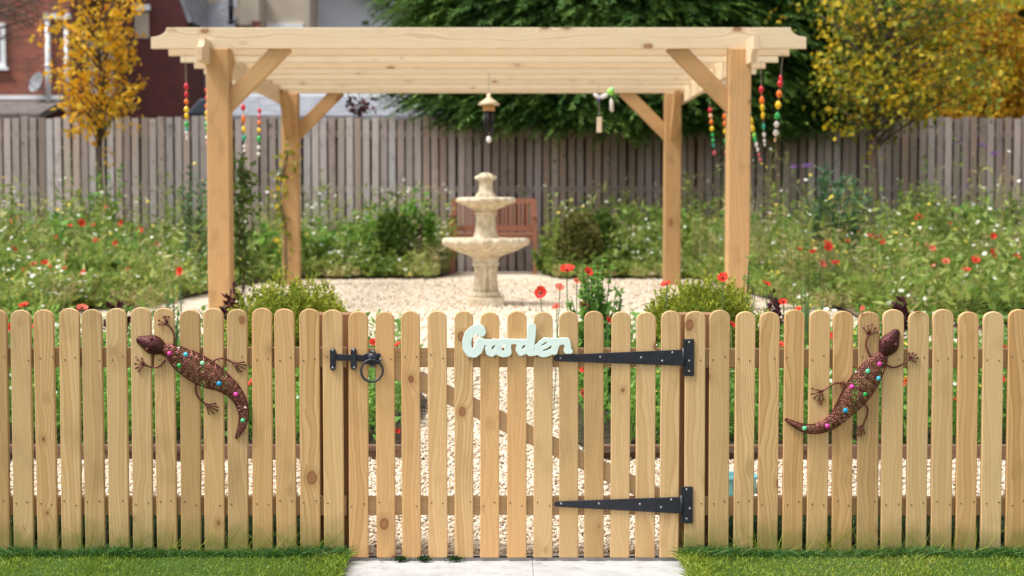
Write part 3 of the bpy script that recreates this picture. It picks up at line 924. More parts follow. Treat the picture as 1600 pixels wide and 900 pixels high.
# ------------------------------------------------------------------ metal geckos
def gecko(org, scale, spine, head, neck, legs, beads, eyes, label, rng):
    def W(zx, zy, y): return P(org[0] + zx / scale, org[1] + zy / scale, y)
    mpp = 1.0 / 440 / scale          # metres per zoomed pixel
    root = empty('metal_gecko', W(spine[3][0], spine[3][1], -0.002), label, "wall ornament", "metal geckos on the fence")
    sp = np.array(spine, float)
    tt = np.arange(len(sp))
    # smooth spine
    ts = np.linspace(0, len(sp) - 1, 60)
    def cr(a):
        out = []
        for t in ts:
            i = min(int(t), len(a) - 2); f = t - i
            p0, p1, p2, p3 = a[max(i - 1, 0)], a[i], a[i + 1], a[min(i + 2, len(a) - 1)]
            out.append(0.5 * (2 * p1 + (p2 - p0) * f + (2 * p0 - 5 * p1 + 4 * p2 - p3) * f * f + (3 * p1 - p0 - 3 * p2 + p3) * f ** 3))
        return np.array(out)
    sx, sy, sw = cr(sp[:, 0]), cr(sp[:, 1]), np.maximum(cr(sp[:, 2]), 2.5)
    tx, ty = np.gradient(sx), np.gradient(sy); ln = np.hypot(tx, ty); tx /= ln; ty /= ln
    wmax = sw.max()
    al = np.concatenate([[0], np.cumsum(np.hypot(np.diff(sx), np.diff(sy)))])
    def surf(s, v, lift=0.0):
        """point at arc length s (zoomed px), across offset v"""
        x = np.interp(s, al, sx); y = np.interp(s, al, sy); wd = np.interp(s, al, sw)
        ax, ay = np.interp(s, al, tx), np.interp(s, al, ty)
        t = max(-1, min(1, v / wd))
        dep = 0.004 + (0.006 + 0.020 * wd / wmax) * sqrt(max(0, 1 - t * t)) + lift
        return W(x - ay * v, y + ax * v, -dep)
    # rims and centre wire
    rim = MB()
    for sg in (-1, 1):
        rim.tube([surf(al[i], sg * sw[i]) for i in range(60)], 0.0026, 6)
    rim.build('body_rim', M['bronze_wire'], root, True)
    # perforated back plate: thin curved ribs close under the scrolls
    scr = MB()
    s = 14.0
    tot = al[-1]
    side = 1
    k = 0
    while s < tot * 0.96:
        wd = float(np.interp(s, al, sw))
        cols = [0] if wd < 34 else ([-0.47, 0.47] if wd < 74 else [-0.66, -0.04, 0.6])
        rr = wd * (0.72 if len(cols) == 1 else 0.45 if len(cols) == 2 else 0.34)
        rr = max(rr, 10)
        for cc in cols:
            k += 1
            for hand in ((1, -1) if rng.random() < 0.35 else (1,)):
                a0 = rng.uniform(0, 2 * pi); q = rr * rng.uniform(0.8, 1.1) if hand == 1 else rr * rng.uniform(0.35, 0.6)
                ds, dv_ = (0, 0) if hand == 1 else (rr * 0.85 * cos(a0), rr * 0.85 * sin(a0))
                pts = []
                for j in range(22):
                    f = j / 21.0; ang = a0 + hand * f * 2 * pi * 1.75; r_ = q * (1.12 - f * 0.92)
                    vv = max(-wd * 0.97, min(wd * 0.97, cc * wd + dv_ + r_ * sin(ang)))
                    pts.append(surf(min(tot, max(0, s + ds + r_ * cos(ang))), vv, 0.002))
                scr.tube(pts, [0.0029 - 0.0009 * j / 21 for j in range(22)], 5)
        # a cross tie from rim to rim
        scr.tube([surf(min(tot, s + rr + (4 if t > 0 else -4) * t), t * wd * 0.98) for t in (-1, -.5, 0, .5, 1)], 0.0017, 5)
        s += rr * 1.55
    scr.build('scrollwork', M['scroll_wire'], root, True)
    # head: a domed pear with brow ridges
    hx, hy = head[0]; ex, ey = head[1]; hw = head[2]     # snout, neck end, half width
    b = MB(); n = 14; m_ = 12
    L = np.hypot(ex - hx, ey - hy); ux, uy = (ex - hx) / L, (ey - hy) / L
    prof = [(0.0, 0.10), (0.05, 0.34), (0.16, 0.50), (0.32, 0.74), (0.48, 0.96), (0.6, 1.0), (0.74, 0.90), (0.88, 0.66), (1.0, 0.42)]
    vs = []; fs = []
    for i, (f, wd) in enumerate(prof):
        for j in range(m_ + 1):
            t = -pi / 2 + pi * j / m_
            v = hw * wd * sin(t); d = 0.003 + (0.012 + 0.016 * wd) * cos(t) * (0.55 + 0.45 * wd)
            bump_ = 0.0022 * sin(f * 30) * sin(j * 2.1)
            vs.append(W(hx + ux * L * f - uy * v, hy + uy * L * f + ux * v, -(d + bump_)))
    for i in range(len(prof) - 1):
        for j in range(m_):
            a = i * (m_ + 1) + j
            fs.append((a, a + 1, a + m_ + 2, a + m_ + 1))
    fs.append(tuple(range(m_ + 1)))
    b.add(vs, fs)
    hd = b.build('head', M['bronze'], root, True)
    for e in eyes:
        b = MB(); c = W(e[0], e[1], -0.027)
        b.ball(c, 0.0062, 8, 6, (1, 0.8, 1)); b.build('eye', M['pearl'] if False else M['bronze_wire'], hd, True)
        
    for pts, toes in legs:
        b = MB()
        n = len(pts)
        # thin curved limb
        q = np.array(pts, float); T = np.linspace(0, n - 1, 14); P3 = []
        for t in T:
            i = min(int(t), n - 2); f = t - i
            p0, p1, p2, p3 = q[max(i - 1, 0)], q[i], q[i + 1], q[min(i + 2, n - 1)]
            z = 0.5 * (2 * p1 + (p2 - p0) * f + (2 * p0 - 5 * p1 + 4 * p2 - p3) * f * f + (3 * p1 - p0 - 3 * p2 + p3) * f ** 3)
            P3.append(W(z[0], z[1], -0.009 + 0.003 * t / n))
        b.tube(P3, [0.0036 - 0.0008 * i / 13 for i in range(14)], 7)
        ft = W(pts[-1][0], pts[-1][1], -0.006)
        b.ball(ft, 0.0058, 8, 5, (1, 0.6, 1))
        for te in toes:
            p = W(te[0], te[1], -0.006); md = (ft + p) / 2 + Vector((0, -0.002, 0))
            b.tube([ft, md, p], [0.0027, 0.002, 0.002], 5)
            b.ball(p, 0.0040, 7, 5, (1, 0.8, 1))
        b.build('leg', M['bronze_wire'], root, True)
    for x, y, cn, r in beads:
        # bead sits on the dome: find depth from the spine
        d2 = (sx - x) ** 2 + (sy - y) ** 2; i = int(np.argmin(d2)); t = min(1, sqrt(d2[i]) / sw[i])
        dep = 0.006 + (0.006 + 0.020 * sw[i] / wmax) * sqrt(max(0, 1 - t * t)) + 0.003
        b = MB(); b.ball(W(x, y, -dep), r, 12, 8, (1, 0.8, 1))
        o = b.build('bead', M['pearl'] if cn == 'pearl' else M['bead_' + cn], root, True)
    return root


rg = random.Random(11)
gecko((200, 480), 4.285,
      [(235, 282, 34), (290, 300, 52), (360, 348, 78), (450, 402, 92), (545, 455, 86), (640, 508, 62), (712, 568, 48), (758, 640, 38), (776, 720, 31), (764, 790, 24), (740, 845, 13), (722, 880, 4)],
      [(56, 212), (250, 282), 66], None,
      [([(303, 262), (312, 200), (295, 150), (262, 118)], [(206, 88), (208, 116), (240, 66), (252, 62), (272, 64)]),
       ([(250, 352), (215, 392), (165, 404), (112, 383)], [(48, 378), (66, 352), (92, 344), (52, 408), (70, 427)]),
       ([(550, 372), (600, 345), (650, 345), (708, 375)], [(775, 367), (787, 388), (780, 410), (757, 428), (735, 430)]),
       ([(455, 505), (455, 568), (482, 617), (527, 652)], [(585, 645), (598, 668), (596, 692), (570, 709), (540, 712)])],
      [(278, 310, 'pink', .0085), (386, 317, 'cyan', .0085), (498, 375, 'pale_green', .0085), (343, 390, 'green', .008), (610, 512, 'blue', .009),
       (722, 583, 'pink', .0085), (768, 758, 'mint', .0078), (785, 672, 'pearl', .004), (340, 272, 'pearl', .004)],
      [(155, 208), (128, 282)],
      "brown beaded wire gecko on the left fence, head left and tail curling down", rg)
gecko((1215, 490), 4.5,
      [(742, 292, 36), (705, 345, 62), (655, 415, 84), (595, 500, 95), (530, 590, 88), (465, 675, 66), (408, 742, 50), (335, 790, 40), (250, 812, 32), (170, 800, 25), (105, 770, 15), (52, 740, 4)],
      [(845, 112), (738, 292), 72], None,
      [([(655, 305), (626, 245), (625, 195), (640, 152)], [(604, 100), (637, 88), (664, 76), (690, 100), (698, 128)]),
       ([(762, 358), (812, 378), (870, 360), (922, 322)], [(925, 280), (950, 278), (972, 288), (986, 312), (968, 338)]),
       ([(475, 495), (410, 488), (360, 515), (312, 545)], [(244, 527), (240, 565), (256, 594), (287, 606), (320, 604)]),
       ([(605, 622), (632, 670), (622, 730), (596, 788)], [(555, 822), (562, 856), (586, 857), (611, 842), (560, 800)])],
      [(717, 355, 'pink', .0088), (635, 405, 'mint', .0088), (708, 455, 'cyan', .009), (522, 515, 'pink', .0088), (615, 567, 'green', .008),
       (478, 682, 'blue', .0092), (350, 790, 'pink', .0088), (190, 807, 'mint', .0085), (552, 410, 'pearl', .004)],
      [(757, 190), (833, 220)],
      "brown beaded wire gecko on the right fence, head up and tail curling left", rg)


# ------------------------------------------------------------------ pergola
PY0 = 6.74                                   # front post centre
DEPTH = 4.35
pg = empty('pergola', (-0.26, PY0, 0.47), "new pale pine pergola with flat slatted roof standing on the gravel", "pergola")
pg.rotation_euler = (0, 0, 0.0)
xl0, xr0 = P(344, 250, PY0).x, P(1153, 250, PY0).x
xl1, xr1 = P(455, 300, PY0 + DEPTH).x, P(1050, 300, PY0 + DEPTH).x
PZ = P(800, 77, PY0).z                        # underside of the rafters
def post(x, y, w_):
    timber('post', M['pergola_post'], pg, PZ - 0.42, w_, w_, (x, y, (PZ + 0.42) / 2), (0, 0, 1), (0, -1, 0), ch=0.008)
PW = 0.178
for x, y in ((xl0, PY0), (xr0, PY0), (xl1, PY0 + DEPTH), (xr1, PY0 + DEPTH)): post(x, y, PW)
RH = 0.166
xa0 = P(238, 60, PY0 - 0.07).x; xb0 = P(1258, 60, PY0 - 0.07).x
for i in range(9):
    f = i / 8.0
    y = PY0 - 0.045 + f * (DEPTH + 0.02)
    sh = (xl1 - xl0) * f
    half = (xb0 - xa0) / 2 + random.uniform(-0.012, 0.012); mid = (xa0 + xb0) / 2 + sh
    a = RH / 2
    # local x is up the board; a scooped notch is cut from each lower corner
    arc = []
    cxn = half - 0.125
    lo = [(-a, cxn)] + [(-a + 0.075 * sin(t), half - 0.125 * cos(t)) for t in [pi / 2 * q / 7 for q in range(1, 7)]] + [(-a + 0.077, half)]
    pts = [(x, z) for x, z in lo] + [(a, half), (a, -half)] + [(x, -z) for x, z in reversed(lo)]
    area = sum(pts[j - 1][0] * pts[j][1] - pts[j][0] * pts[j - 1][1] for j in range(len(pts)))
    if area < 0: pts.reverse()
    o = timber('rafter', M['pergola'], pg, 2 * half, RH, 0.047, (mid, y, PZ + a + random.uniform(-0.002, 0.002)), (1, 0, 0), (0, -1, 0), ends=pts, ch=0.004)
# side beams with scooped ends
def side_beam(x0, x1, xi):
    y0, y1 = PY0 - 0.42, PY0 + DEPTH + 0.40
    a = 0.095; half = (y1 - y0) / 2
    lo = [(-a, half - 0.13)] + [(-a + 0.085 * sin(t), half - 0.13 * cos(t)) for t in [pi / 2 * q / 7 for q in range(1, 7)]] + [(-a + 0.087, half)]
    pts = lo + [(a, half), (a, -half)] + [(x, -z) for x, z in reversed(lo)]
    area = sum(pts[j - 1][0] * pts[j][1] - pts[j][0] * pts[j - 1][1] for j in range(len(pts)))
    if area < 0: pts.reverse()
    timber('side_beam', M['pergola'], pg, 2 * half, 2 * a, 0.05, ((x0 + x1) / 2, (y0 + y1) / 2, PZ - 0.035), (x1 - x0, y1 - y0, 0), (xi, 0, 0), ends=pts, ch=0.004)
side_beam(xl0 - 0.075, xl1 - 0.075, 1); side_beam(xr0 + 0.075, xr1 + 0.075, -1)
# knee braces
def brace(ax, ay, az, bx, by, bz, face):
    v = Vector((bx - ax, by - ay, bz - az)); L = v.length
    h = L / 2; a = 0.068
    pts = [(-a, -h + a), (a, -h - a), (a, h + a), (-a, h - a)]
    pts2 = [(-a, -h - a), (a, -h + a), (a, h - a), (-a, h + a)]
    o = timber('knee_brace', M['pergola_post'], pg, L, 2 * a, 0.075, ((ax + bx) / 2, (ay + by) / 2, (az + bz) / 2), v, face, ch=0.005)
    return o
for y, xl, xr in ((PY0 - 0.005, xl0, xr0), (PY0 + DEPTH + 0.01, xl1, xr1)):
    brace(xl + 0.03, y, PZ - 0.47, xl + 0.535, y, PZ + 0.035, (0, -1, 0))
    brace(xr - 0.03, y, PZ - 0.47, xr - 0.535, y, PZ + 0.035, (0, -1, 0))
for x, s in ((xl0 - 0.01, 1), (xr0 + 0.01, -1)):
    x1_ = x + (xl1 - xl0)
    brace(x, PY0 + 0.03, PZ - 0.47, x, PY0 + 0.50, PZ - 0.0, (s, 0, 0))
    brace(x1_, PY0 + DEPTH - 0.03, PZ - 0.47, x1_, PY0 + DEPTH - 0.50, PZ - 0.0, (s, 0, 0))


# ------------------------------------------------------------------ back fence
FY = 15.2
bf = empty('board_fence', (0, FY, 0.47), "tall weathered grey board fence across the back of the garden", "fence")
pitch = 0.1165
k0 = -82
bw = 0.091
hb = 2.14
bm = {}
for kind in ('grey_board', 'brown_board'):
    for q in range(4):
        b = MB(); b.box(-bw / 2, bw / 2, 0, 0.02, 0, hb + 0.012 * (q - 2)); bm[(kind, q)] = b.mesh('fence_board', M[kind])
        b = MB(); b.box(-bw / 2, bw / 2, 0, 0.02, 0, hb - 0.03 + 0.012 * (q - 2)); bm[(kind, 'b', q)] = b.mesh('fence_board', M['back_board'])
for i in range(146):
    x = (k0 + 9 + i) * pitch
    t = 0.5 + 0.5 * math.tanh((x + 1.4) / 1.6)
    kind = 'brown_board' if random.random() < 0.15 + 0.75 * t * (1.0 if x < 3.2 else 0.75) else 'grey_board'
    o = link('fence_board', bm[(kind, random.randrange(4))], bf, (x + random.uniform(-0.004, 0.004), random.uniform(-0.006, 0.006), -0.06 + random.uniform(-0.008, 0.008)))
    o.rotation_euler = (0, radians(random.uniform(-0.3, 0.3)), radians(random.uniform(-6, 4)))
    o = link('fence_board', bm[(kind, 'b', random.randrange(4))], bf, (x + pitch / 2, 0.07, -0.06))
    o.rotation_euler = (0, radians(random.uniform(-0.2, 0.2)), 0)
for z in (0.3, 1.1, 1.85):
    timber('fence_rail', M['brown_board'], bf, 17.0, 0.09, 0.035, (0, FY + 0.045, 0.47 + z), (1, 0, 0), (0, -1, 0))

# ------------------------------------------------------------------ fountain
FX, FYY = P(759, 400, 7.5).x, 7.5
def fz(py): return P(759, py, FYY).z
S = P(760, 400, FYY).x - P(759, 400, FYY).x          # metres per pixel there
ft = empty('fountain', (FX, FYY, 0.45), "cream stone two-tier fountain with scalloped bowls on the gravel", "fountain")
def turned(name, prof, n=48, mod=None, par=ft):
    b = MB(); b.lathe((FX, FYY, 0), [(r * S, fz(py)) for r, py in prof], n, mod)
    return b.build(name, M['stone'], par, True)
b = MB(); hw = 29 * S
b.prism([(FX - hw, 0.44), (FX + hw, 0.44), (FX + hw, fz(464)), (FX - hw, fz(464))], FYY - hw, FYY + hw, 0.012)
b.build('plinth', M['stone'], ft)
turned('pedestal_foot', [(23, 464), (24, 461), (23, 457), (20, 455)])
turned('fluted_pedestal', [(19.5, 455), (18, 450), (17, 440), (16.8, 425), (18, 416)], 96, lambda t, i: (1 + 0.07 * cos(12 * t), 0))
turned('pedestal_collar', [(18, 416), (21, 415), (21.5, 411), (20, 410), (20.5, 404), (22, 402)])
def scal(n, a0, i0, i1=99, az=0.0):
    return lambda t, i: (1 + (a0 * abs(cos(n * t / 2)) if i0 <= i <= i1 else 0), (az * abs(cos(n * t / 2)) if i0 <= i <= i1 else 0))
turned('large_bowl', [(20, 403), (30, 398), (45, 392), (56, 385.5), (61, 384), (63.5, 381.5), (64.5, 377), (63, 372.5), (60, 371.5), (55, 374), (30, 384), (5, 386)], 128, scal(16, 0.065, 2, 9))
turned('upper_column', [(21, 385), (20.5, 372), (19, 369), (17, 364), (15, 352), (14.6, 342), (15.5, 336), (17, 335), (17.5, 332), (15.5, 330)], 96, lambda t, i: (1 + (0.03 * cos(10 * t) if 2 < i < 7 else 0), 0))
turned('small_bowl', [(14, 331), (20, 327), (29, 322), (38, 318), (42, 317), (44, 314.5), (43.5, 310.5), (41, 308.5), (36, 310), (20, 316), (4, 318)], 112, scal(14, 0.065, 2, 8))
turned('finial', [(16, 312), (16.5, 308), (14.5, 304), (11, 300), (10, 292), (10.3, 284), (12, 281.5)], 64, lambda t, i: (1 + 0.04 * cos(8 * t), 0))
turned('finial_cap', [(10, 282), (15, 280.5), (16.5, 278), (15.5, 275.5), (10, 273.5), (8.5, 271.5), (5, 270), (1, 269.8)], 64, lambda t, i: (1 + 0.08 * cos(8 * t), 0))

# ------------------------------------------------------------------ bench
BY = 14.35
bx0, bx1 = P(704, 340, BY).x, P(839, 340, BY).x
bn = empty('garden_bench', ((bx0 + bx1) / 2, BY, 0.47), "red brown slatted wooden bench behind the fountain", "bench")
zt = P(770, 310, BY + 0.2).z
def bbar(name, x0, x1, y0, y1, z0, z1, par=bn):
    b = MB(); b.box(x0, x1, y0, y1, z0, z1); return b.build(name, M['bench'], par)
G0 = 0.47
zs = P(770, 358, BY).z
bbar('top_rail', bx0 + 0.05, bx1 - 0.05, BY + 0.21, BY + 0.245, zt - 0.065, zt)
bbar('lower_back_rail', bx0 + 0.05, bx1 - 0.05, BY + 0.19, BY + 0.225, zs - 0.03, zs + 0.045)
n = 19
for i in range(n):
    x = bx0 + 0.07 + (bx1 - bx0 - 0.14) * i / (n - 1)
    bbar('back_slat', x - 0.0135, x + 0.0135, BY + 0.2, BY + 0.218, zs + 0.04, zt - 0.06)
for i in range(5):
    y = BY - 0.27 + i * 0.1
    bbar('seat_slat', bx0 + 0.01, bx1 - 0.01, y, y + 0.075, zs - 0.075, zs - 0.05)
bbar('seat_apron', bx0 + 0.05, bx1 - 0.05, BY - 0.26, BY - 0.235, zs - 0.155, zs - 0.078)
for x in (bx0, bx1 - 0.055):
    bbar('leg', x, x + 0.055, BY + 0.195, BY + 0.25, G0 - 0.03, zt - 0.005)
    bbar('leg', x, x + 0.055, BY - 0.28, BY - 0.23, G0 - 0.03, zs + 0.16)
    bbar('armrest', x - 0.005, x + 0.06, BY - 0.31, BY + 0.195, zs + 0.162, zs + 0.19)


# ------------------------------------------------------------------ hanging ornaments
def rafter_y(i): return PY0 - 0.045 + i / 8.0 * (DEPTH + 0.02)


def bead_string(pts, beads, ri, label):
    """pts: photograph pixels of the first and last bead; beads: (colour, position 0..1, radius px, stretch)"""
    y = rafter_y(ri) + 0.0
    (x0, y0), (x1, y1) = pts
    top = P(x0, y0, y); bot = P(x1, y1, y)
    hook = Vector((top.x - (bot.x - top.x) * 0.3, y - 0.028, PZ + 0.02))
    root = empty('bead_string', hook, label, "bead string", "coloured bead strings hung from the pergola")
    b = MB(); b.tube([hook, top, bot], 0.0022, 5); b.build('cord', M['cord'], root)
    s_ = (P(x0 + 1, y0, y) - top).length
    ang = math.atan2(bot.x - top.x, -(bot.z - top.z))
    for cn, f, r, st in beads:
        p = top.lerp(bot, f)
        b = MB(); b.lathe((0, 0, 0), [(0.15 * r * s_, -r * s_ * st), (0.62 * r * s_, -0.72 * r * s_ * st), (r * s_, -0.15 * r * s_ * st), (0.92 * r * s_, 0.25 * r * s_ * st), (0.55 * r * s_, 0.75 * r * s_ * st), (0.15 * r * s_, r * s_ * st)], 12)
        me = b.mesh('bead', M['bead_' + cn], True)
        o = link('bead', me, root, p - root.location, (0, -ang, random.uniform(0, 3)))
    return root


std = lambda cols, r=4.2, st=1.35: [(c, i / (len(cols) - 1), r * (1 if c != 'clear' else 0.8), st) for i, c in enumerate(cols)]
bead_string([(291, 135), (292, 217)], [('red', 0.0, 3.6, 1.7), ('red', 0.15, 3.2, 1.6), ('orange', 0.29, 3.6, 1.3), ('yellow', 0.44, 4.2, 1.2), ('yellow', 0.56, 3.6, 1.4), ('green', 0.72, 3.6, 1.5), ('teal', 0.82, 3, 1.4), ('clear', 0.88, 3.0, 1.1), ('clear', 0.95, 2, 1.2), ('clear', 1.0, 2, 1.3)], 1,
            "rainbow bead string hanging farthest left, clear of the pergola post")
bead_string([(323, 142), (324, 225)], [('red', 0.0, 3.4, 1.6), ('red', 0.14, 3.2, 1.5), ('orange', 0.29, 3.4, 1.5), ('yellow', 0.42, 3.6, 1.4), ('yellow', 0.52, 3, 1.3), ('green', 0.63, 4, 1.5), ('green', 0.73, 3.6, 1.3), ('clear', 0.88, 3.6, 1.0), ('rose', 0.99, 2.6, 1.2)], 3,
            "rainbow bead string half hidden at the left edge of the front left post")
bead_string([(380, 168), (382, 236)], [('red', 0.0, 3.7, 1.6), ('orange', 0.27, 3.3, 2.2), ('yellow', 0.50, 3.4, 1.6), ('teal', 0.70, 3.3, 1.7), ('clear', 0.90, 2.9, 1.1), ('clear', 1.0, 2.8, 1.1)], 6,
            "bead string right of the front left post with a long orange bead")
bead_string([(405.5, 173), (404, 241)], [('red', 0.0, 3.1, 1.5), ('rose', 0.13, 3, 1.3), ('orange', 0.28, 3.3, 1.2), ('yellow', 0.45, 3.4, 1.2), ('green', 0.65, 3.6, 1.6), ('clear', 0.85, 3.2, 1.1), ('clear', 1.0, 2.9, 1.2)], 8,
            "bead string nearest the back left post, with two clear beads at its foot")
bead_string([(1219.5, 124), (1211, 219)], [('red', 0.0, 3.0, 2.6), ('red', 0.07, 4.6, 1.3), ('orange', 0.24, 4.8, 1.35), ('yellow', 0.42, 5.2, 1.3), ('green', 0.60, 4.8, 1.2), ('clear', 0.74, 4.6, 1.15), ('clear', 0.88, 4.6, 1.2), ('peach', 1.0, 2.0, 1.6)], 1,
            "bead string of large glass beads hanging farthest right")
bead_string([(1189.5, 140), (1195, 226)], [('red', 0.0, 4.0, 1.6), ('orange', 0.20, 4.2, 1.8), ('yellow', 0.32, 3.8, 1.8), ('yellow', 0.47, 3.4, 1.8), ('teal', 0.67, 3.0, 1.8), ('clear', 0.82, 3.0, 1.4), ('clear', 0.93, 2.4, 1.4), ('clear', 1.0, 1.8, 1.6)], 2,
            "slim straight bead string just right of the front right post, red at top")
bead_string([(1173, 190), (1188, 250)], [('yellow', 0.0, 4.4, 1.6), ('yellow', 0.17, 4.0, 1.6), ('lime', 0.35, 3.0, 1.6), ('green', 0.46, 2.8, 1.8), ('clear', 0.6, 2.8, 1.7), ('clear', 0.73, 2.4, 1.7), ('rose', 0.86, 2.0, 1.7), ('rose', 1.0, 2.6, 1.2)], 4,
            "slanting bead string swinging out from behind the front right post")
bead_string([(1109.5, 172), (1116, 239)], [('red', 0.0, 3.7, 1.2), ('peach', 0.14, 3.4, 1.3), ('orange', 0.28, 3.4, 1.4), ('yellow', 0.44, 3.7, 1.2), ('green', 0.58, 3.0, 1.2), ('green', 0.71, 3, 1.3), ('teal', 0.83, 2.6, 1.4), ('rose', 1.0, 3.4, 1.2)], 8,
            "bead string between the two right posts ending in a pink bead")
bead_string([(1132, 182), (1134, 238)], [('orange', 0.0, 3.4, 1.5), ('orange', 0.2, 3.4, 1.4), ('yellow', 0.42, 3.2, 1.4), ('green', 0.68, 3.0, 1.5), ('rose', 1.0, 2.4, 1.3)], 6,
            "bead string half hidden at the left edge of the front right post")

# wind chime
WY = rafter_y(4)
c = P(764, 163, WY); s_ = P(765, 163, WY).x - c.x
wc = empty('wind_chime', (c.x, WY - 0.03, PZ), "wooden roofed wind chime with dark tubes hanging in the middle of the pergola", "wind chime")
def wz(py): return P(764, py, WY).z
WYc = WY - 0.03
b = MB(); b.tube([(c.x, WYc, PZ + 0.02), (c.x, WYc, wz(150))], 0.004, 5); b.build('cord', M['cord'], wc)
b = MB(); b.lathe((c.x, WYc, 0), [(16.5 * s_, wz(164.5)), (17 * s_, wz(163)), (10 * s_, wz(157.5)), (3.5 * s_, wz(153)), (2.6 * s_, wz(146))], 20); b.build('chime_roof', M['pergola'], wc, True)
b = MB(); b.lathe((c.x, WYc, 0), [(9 * s_, wz(174)), (9.5 * s_, wz(172)), (9.2 * s_, wz(165.5)), (8 * s_, wz(165))], 20); b.build('collar', M['pergola_post'], wc, True)
for i in range(6):
    a = 2 * pi * i / 6 + 0.3
    x, y = c.x + 6.6 * s_ * cos(a), WYc + 6.6 * s_ * sin(a)
    b = MB(); b.tube([(x, y, wz(173)), (x, y, wz(198 + 5 * i % 17 + 6))], 2.1 * s_, 8); b.build('chime_tube', M['chime_tube'], wc, True)
b = MB(); b.tube([(c.x, WYc, wz(174)), (c.x, WYc, wz(214))], 0.003, 5); b.build('clapper_cord', M['cord'], wc)
b = MB(); b.ball((c.x, WYc - 0.03, wz(218.5)), 4.2 * s_, 10, 8, (1, 0.6, 1.25)); b.build('wind_catcher', M['white_plastic'], wc, True)

# green and white hanging ornament and a wooden tag on a cord
def hang(name, px, py_top, label, cat, ri):
    y = rafter_y(ri) - 0.03
    r = empty(name, (P(px, 100, y).x, y, PZ), label, cat)
    return r, y
hb_, y = hang('hanging_ornament', 954, 120, "green ball ornament with white wings and a clear drop under the pergola roof", "hanging ornament", 5)
s_ = P(955, 150, y).x - P(954, 150, y).x
b = MB(); b.tube([(P(954, 100, y).x, y, PZ + 0.02), P(954, 160, y)], 0.0025, 5); b.build('cord', M['cord'], hb_)
b = MB(); b.ball(P(954.5, 143, y), 6 * s_, 14, 10); b.build('ball', M['bead_lime'], hb_, True)
b = MB(); b.ball(P(956, 139, y - 0.01), 4.0 * s_, 10, 8, (1, 0.8, 0.7)); b.build('ball_cap', M['bead_pale_green'], hb_, True)
for (wx, wy, l, a_) in ((944, 150, 7.0, 0.35), (932.5, 150, 6.0, -0.55)):
    b = MB(); b.ball((0, 0, 0), l * s_, 12, 8, (1, 0.25, 0.5))
    link('wing', b.mesh('wing', M['white_plastic'], True), hb_, P(wx, wy, y) - hb_.location, (0, -a_, 0))
b = MB(); b.tube([P(955, 153, y), P(955.5, 158, y), P(956, 172, y), P(957, 175, y)], [0.5 * s_, 3.0 * s_, 3.4 * s_, 1.0 * s_], 10); b.build('drop', M['bead_clear'], hb_, True)
tg, y = hang('hanging_tag', 936, 120, "small wooden tag on a cord with purple bead, left of the green ball", "hanging ornament", 6)
b = MB(); b.tube([(P(936, 100, y).x, y, PZ + 0.02), P(936, 184, y)], 0.0025, 5); b.build('cord', M['cord'], tg)
b = MB(); b.ball(P(936, 156, y), 3.2 * s_, 10, 8); b.build('bead', M['bead_purple'], tg, True)
p0, p1 = P(932.5, 207, y), P(940.5, 183, y)
timber('tag_plate', M['pergola'], tg, p1.z - p0.z, p1.x - p0.x, 0.02, ((p0.x + p1.x) / 2, y, (p0.z + p1.z) / 2), (0, 0, 1), (0, -1, 0))
wl, y = hang('white_label', 530.5, 120, "tiny white plastic label hooked on the pergola roof at left", "label", 7)
p0, p1 = P(528.5, 130, y), P(532.5, 119, y)
b = MB(); b.prism([(p0.x, p0.z), (p1.x, p0.z), (p1.x, p1.z - 0.01), ((p0.x + p1.x) / 2, p1.z), (p0.x, p1.z - 0.01)], y - 0.008, y, 0.001); b.build('label_plate', M['white_plastic'], wl)
b = MB(); b.tube([(wl.location.x, y - 0.003, PZ + 0.03), ((p0.x + p1.x) / 2, y - 0.003, p1.z - 0.006)], 0.002, 5); b.build('hook', M['screw'], wl)


# ------------------------------------------------------------------ timber edging and teal tub
for x0, x1, lb in ((-4.2, BED_L, "dark damp timber edging board of the front bed left of the gate"), (BED_R, 4.2, "dark damp timber edging board of the front bed right of the gate")):
    z = float(terr(EDGE_Y))
    o = timber('edging_board', M['edging'], None, x1 - x0, 0.07, 0.03, ((x0 + x1) / 2, EDGE_Y, z + 0.012), (1, 0, 0), (0, -1, 0))
    tag(o, lb, "edging", "timber edging of the front beds")
tb_y = 0.95
p0 = P(1133, 768, tb_y); p1 = P(1184, 745, tb_y)
cx = (p0.x + p1.x) / 2; z0 = float(terr(tb_y)) - 0.02
b = MB(); hw_ = (p1.x - p0.x) / 2
def rr_ring(hx, hy, z, r):
    out = []
    for sx_, sy_, a0 in ((1, 1, 0), (-1, 1, pi / 2), (-1, -1, pi), (1, -1, 3 * pi / 2)):
        for q in range(4):
            t = a0 + pi / 2 * q / 3
            out.append((cx + sx_ * (hx - r) + r * cos(t), tb_y + 0.06 + sy_ * (hy - r) + r * sin(t), z))
    return out
zt_ = p1.z
rings = [rr_ring(hw_ * .85, 0.05, z0, 0.02), rr_ring(hw_ * .97, 0.065, zt_ - 0.012, 0.025), rr_ring(hw_ * 1.04, 0.075, zt_ - 0.010, 0.03), rr_ring(hw_ * 1.04, 0.075, zt_, 0.03), rr_ring(hw_ * .93, 0.06, zt_, 0.025), rr_ring(hw_ * .8, 0.045, z0 + 0.01, 0.02)]
vs = [p for r_ in rings for p in r_]; n = 16
b.add(vs, [(i * n + k, i * n + (k + 1) % n, (i + 1) * n + (k + 1) % n, (i + 1) * n + k) for i in range(5) for k in range(n)] + [tuple(reversed(range(n))), tuple(5 * n + k for k in range(n))])
tub = b.build('plastic_tub', M['teal_plastic'])
tag(tub, "small teal plastic tub on the gravel behind the right fence near the hinge post", "tub")


# ------------------------------------------------------------------ houses
def hp(px, py, Y): return P(px, py, Y)


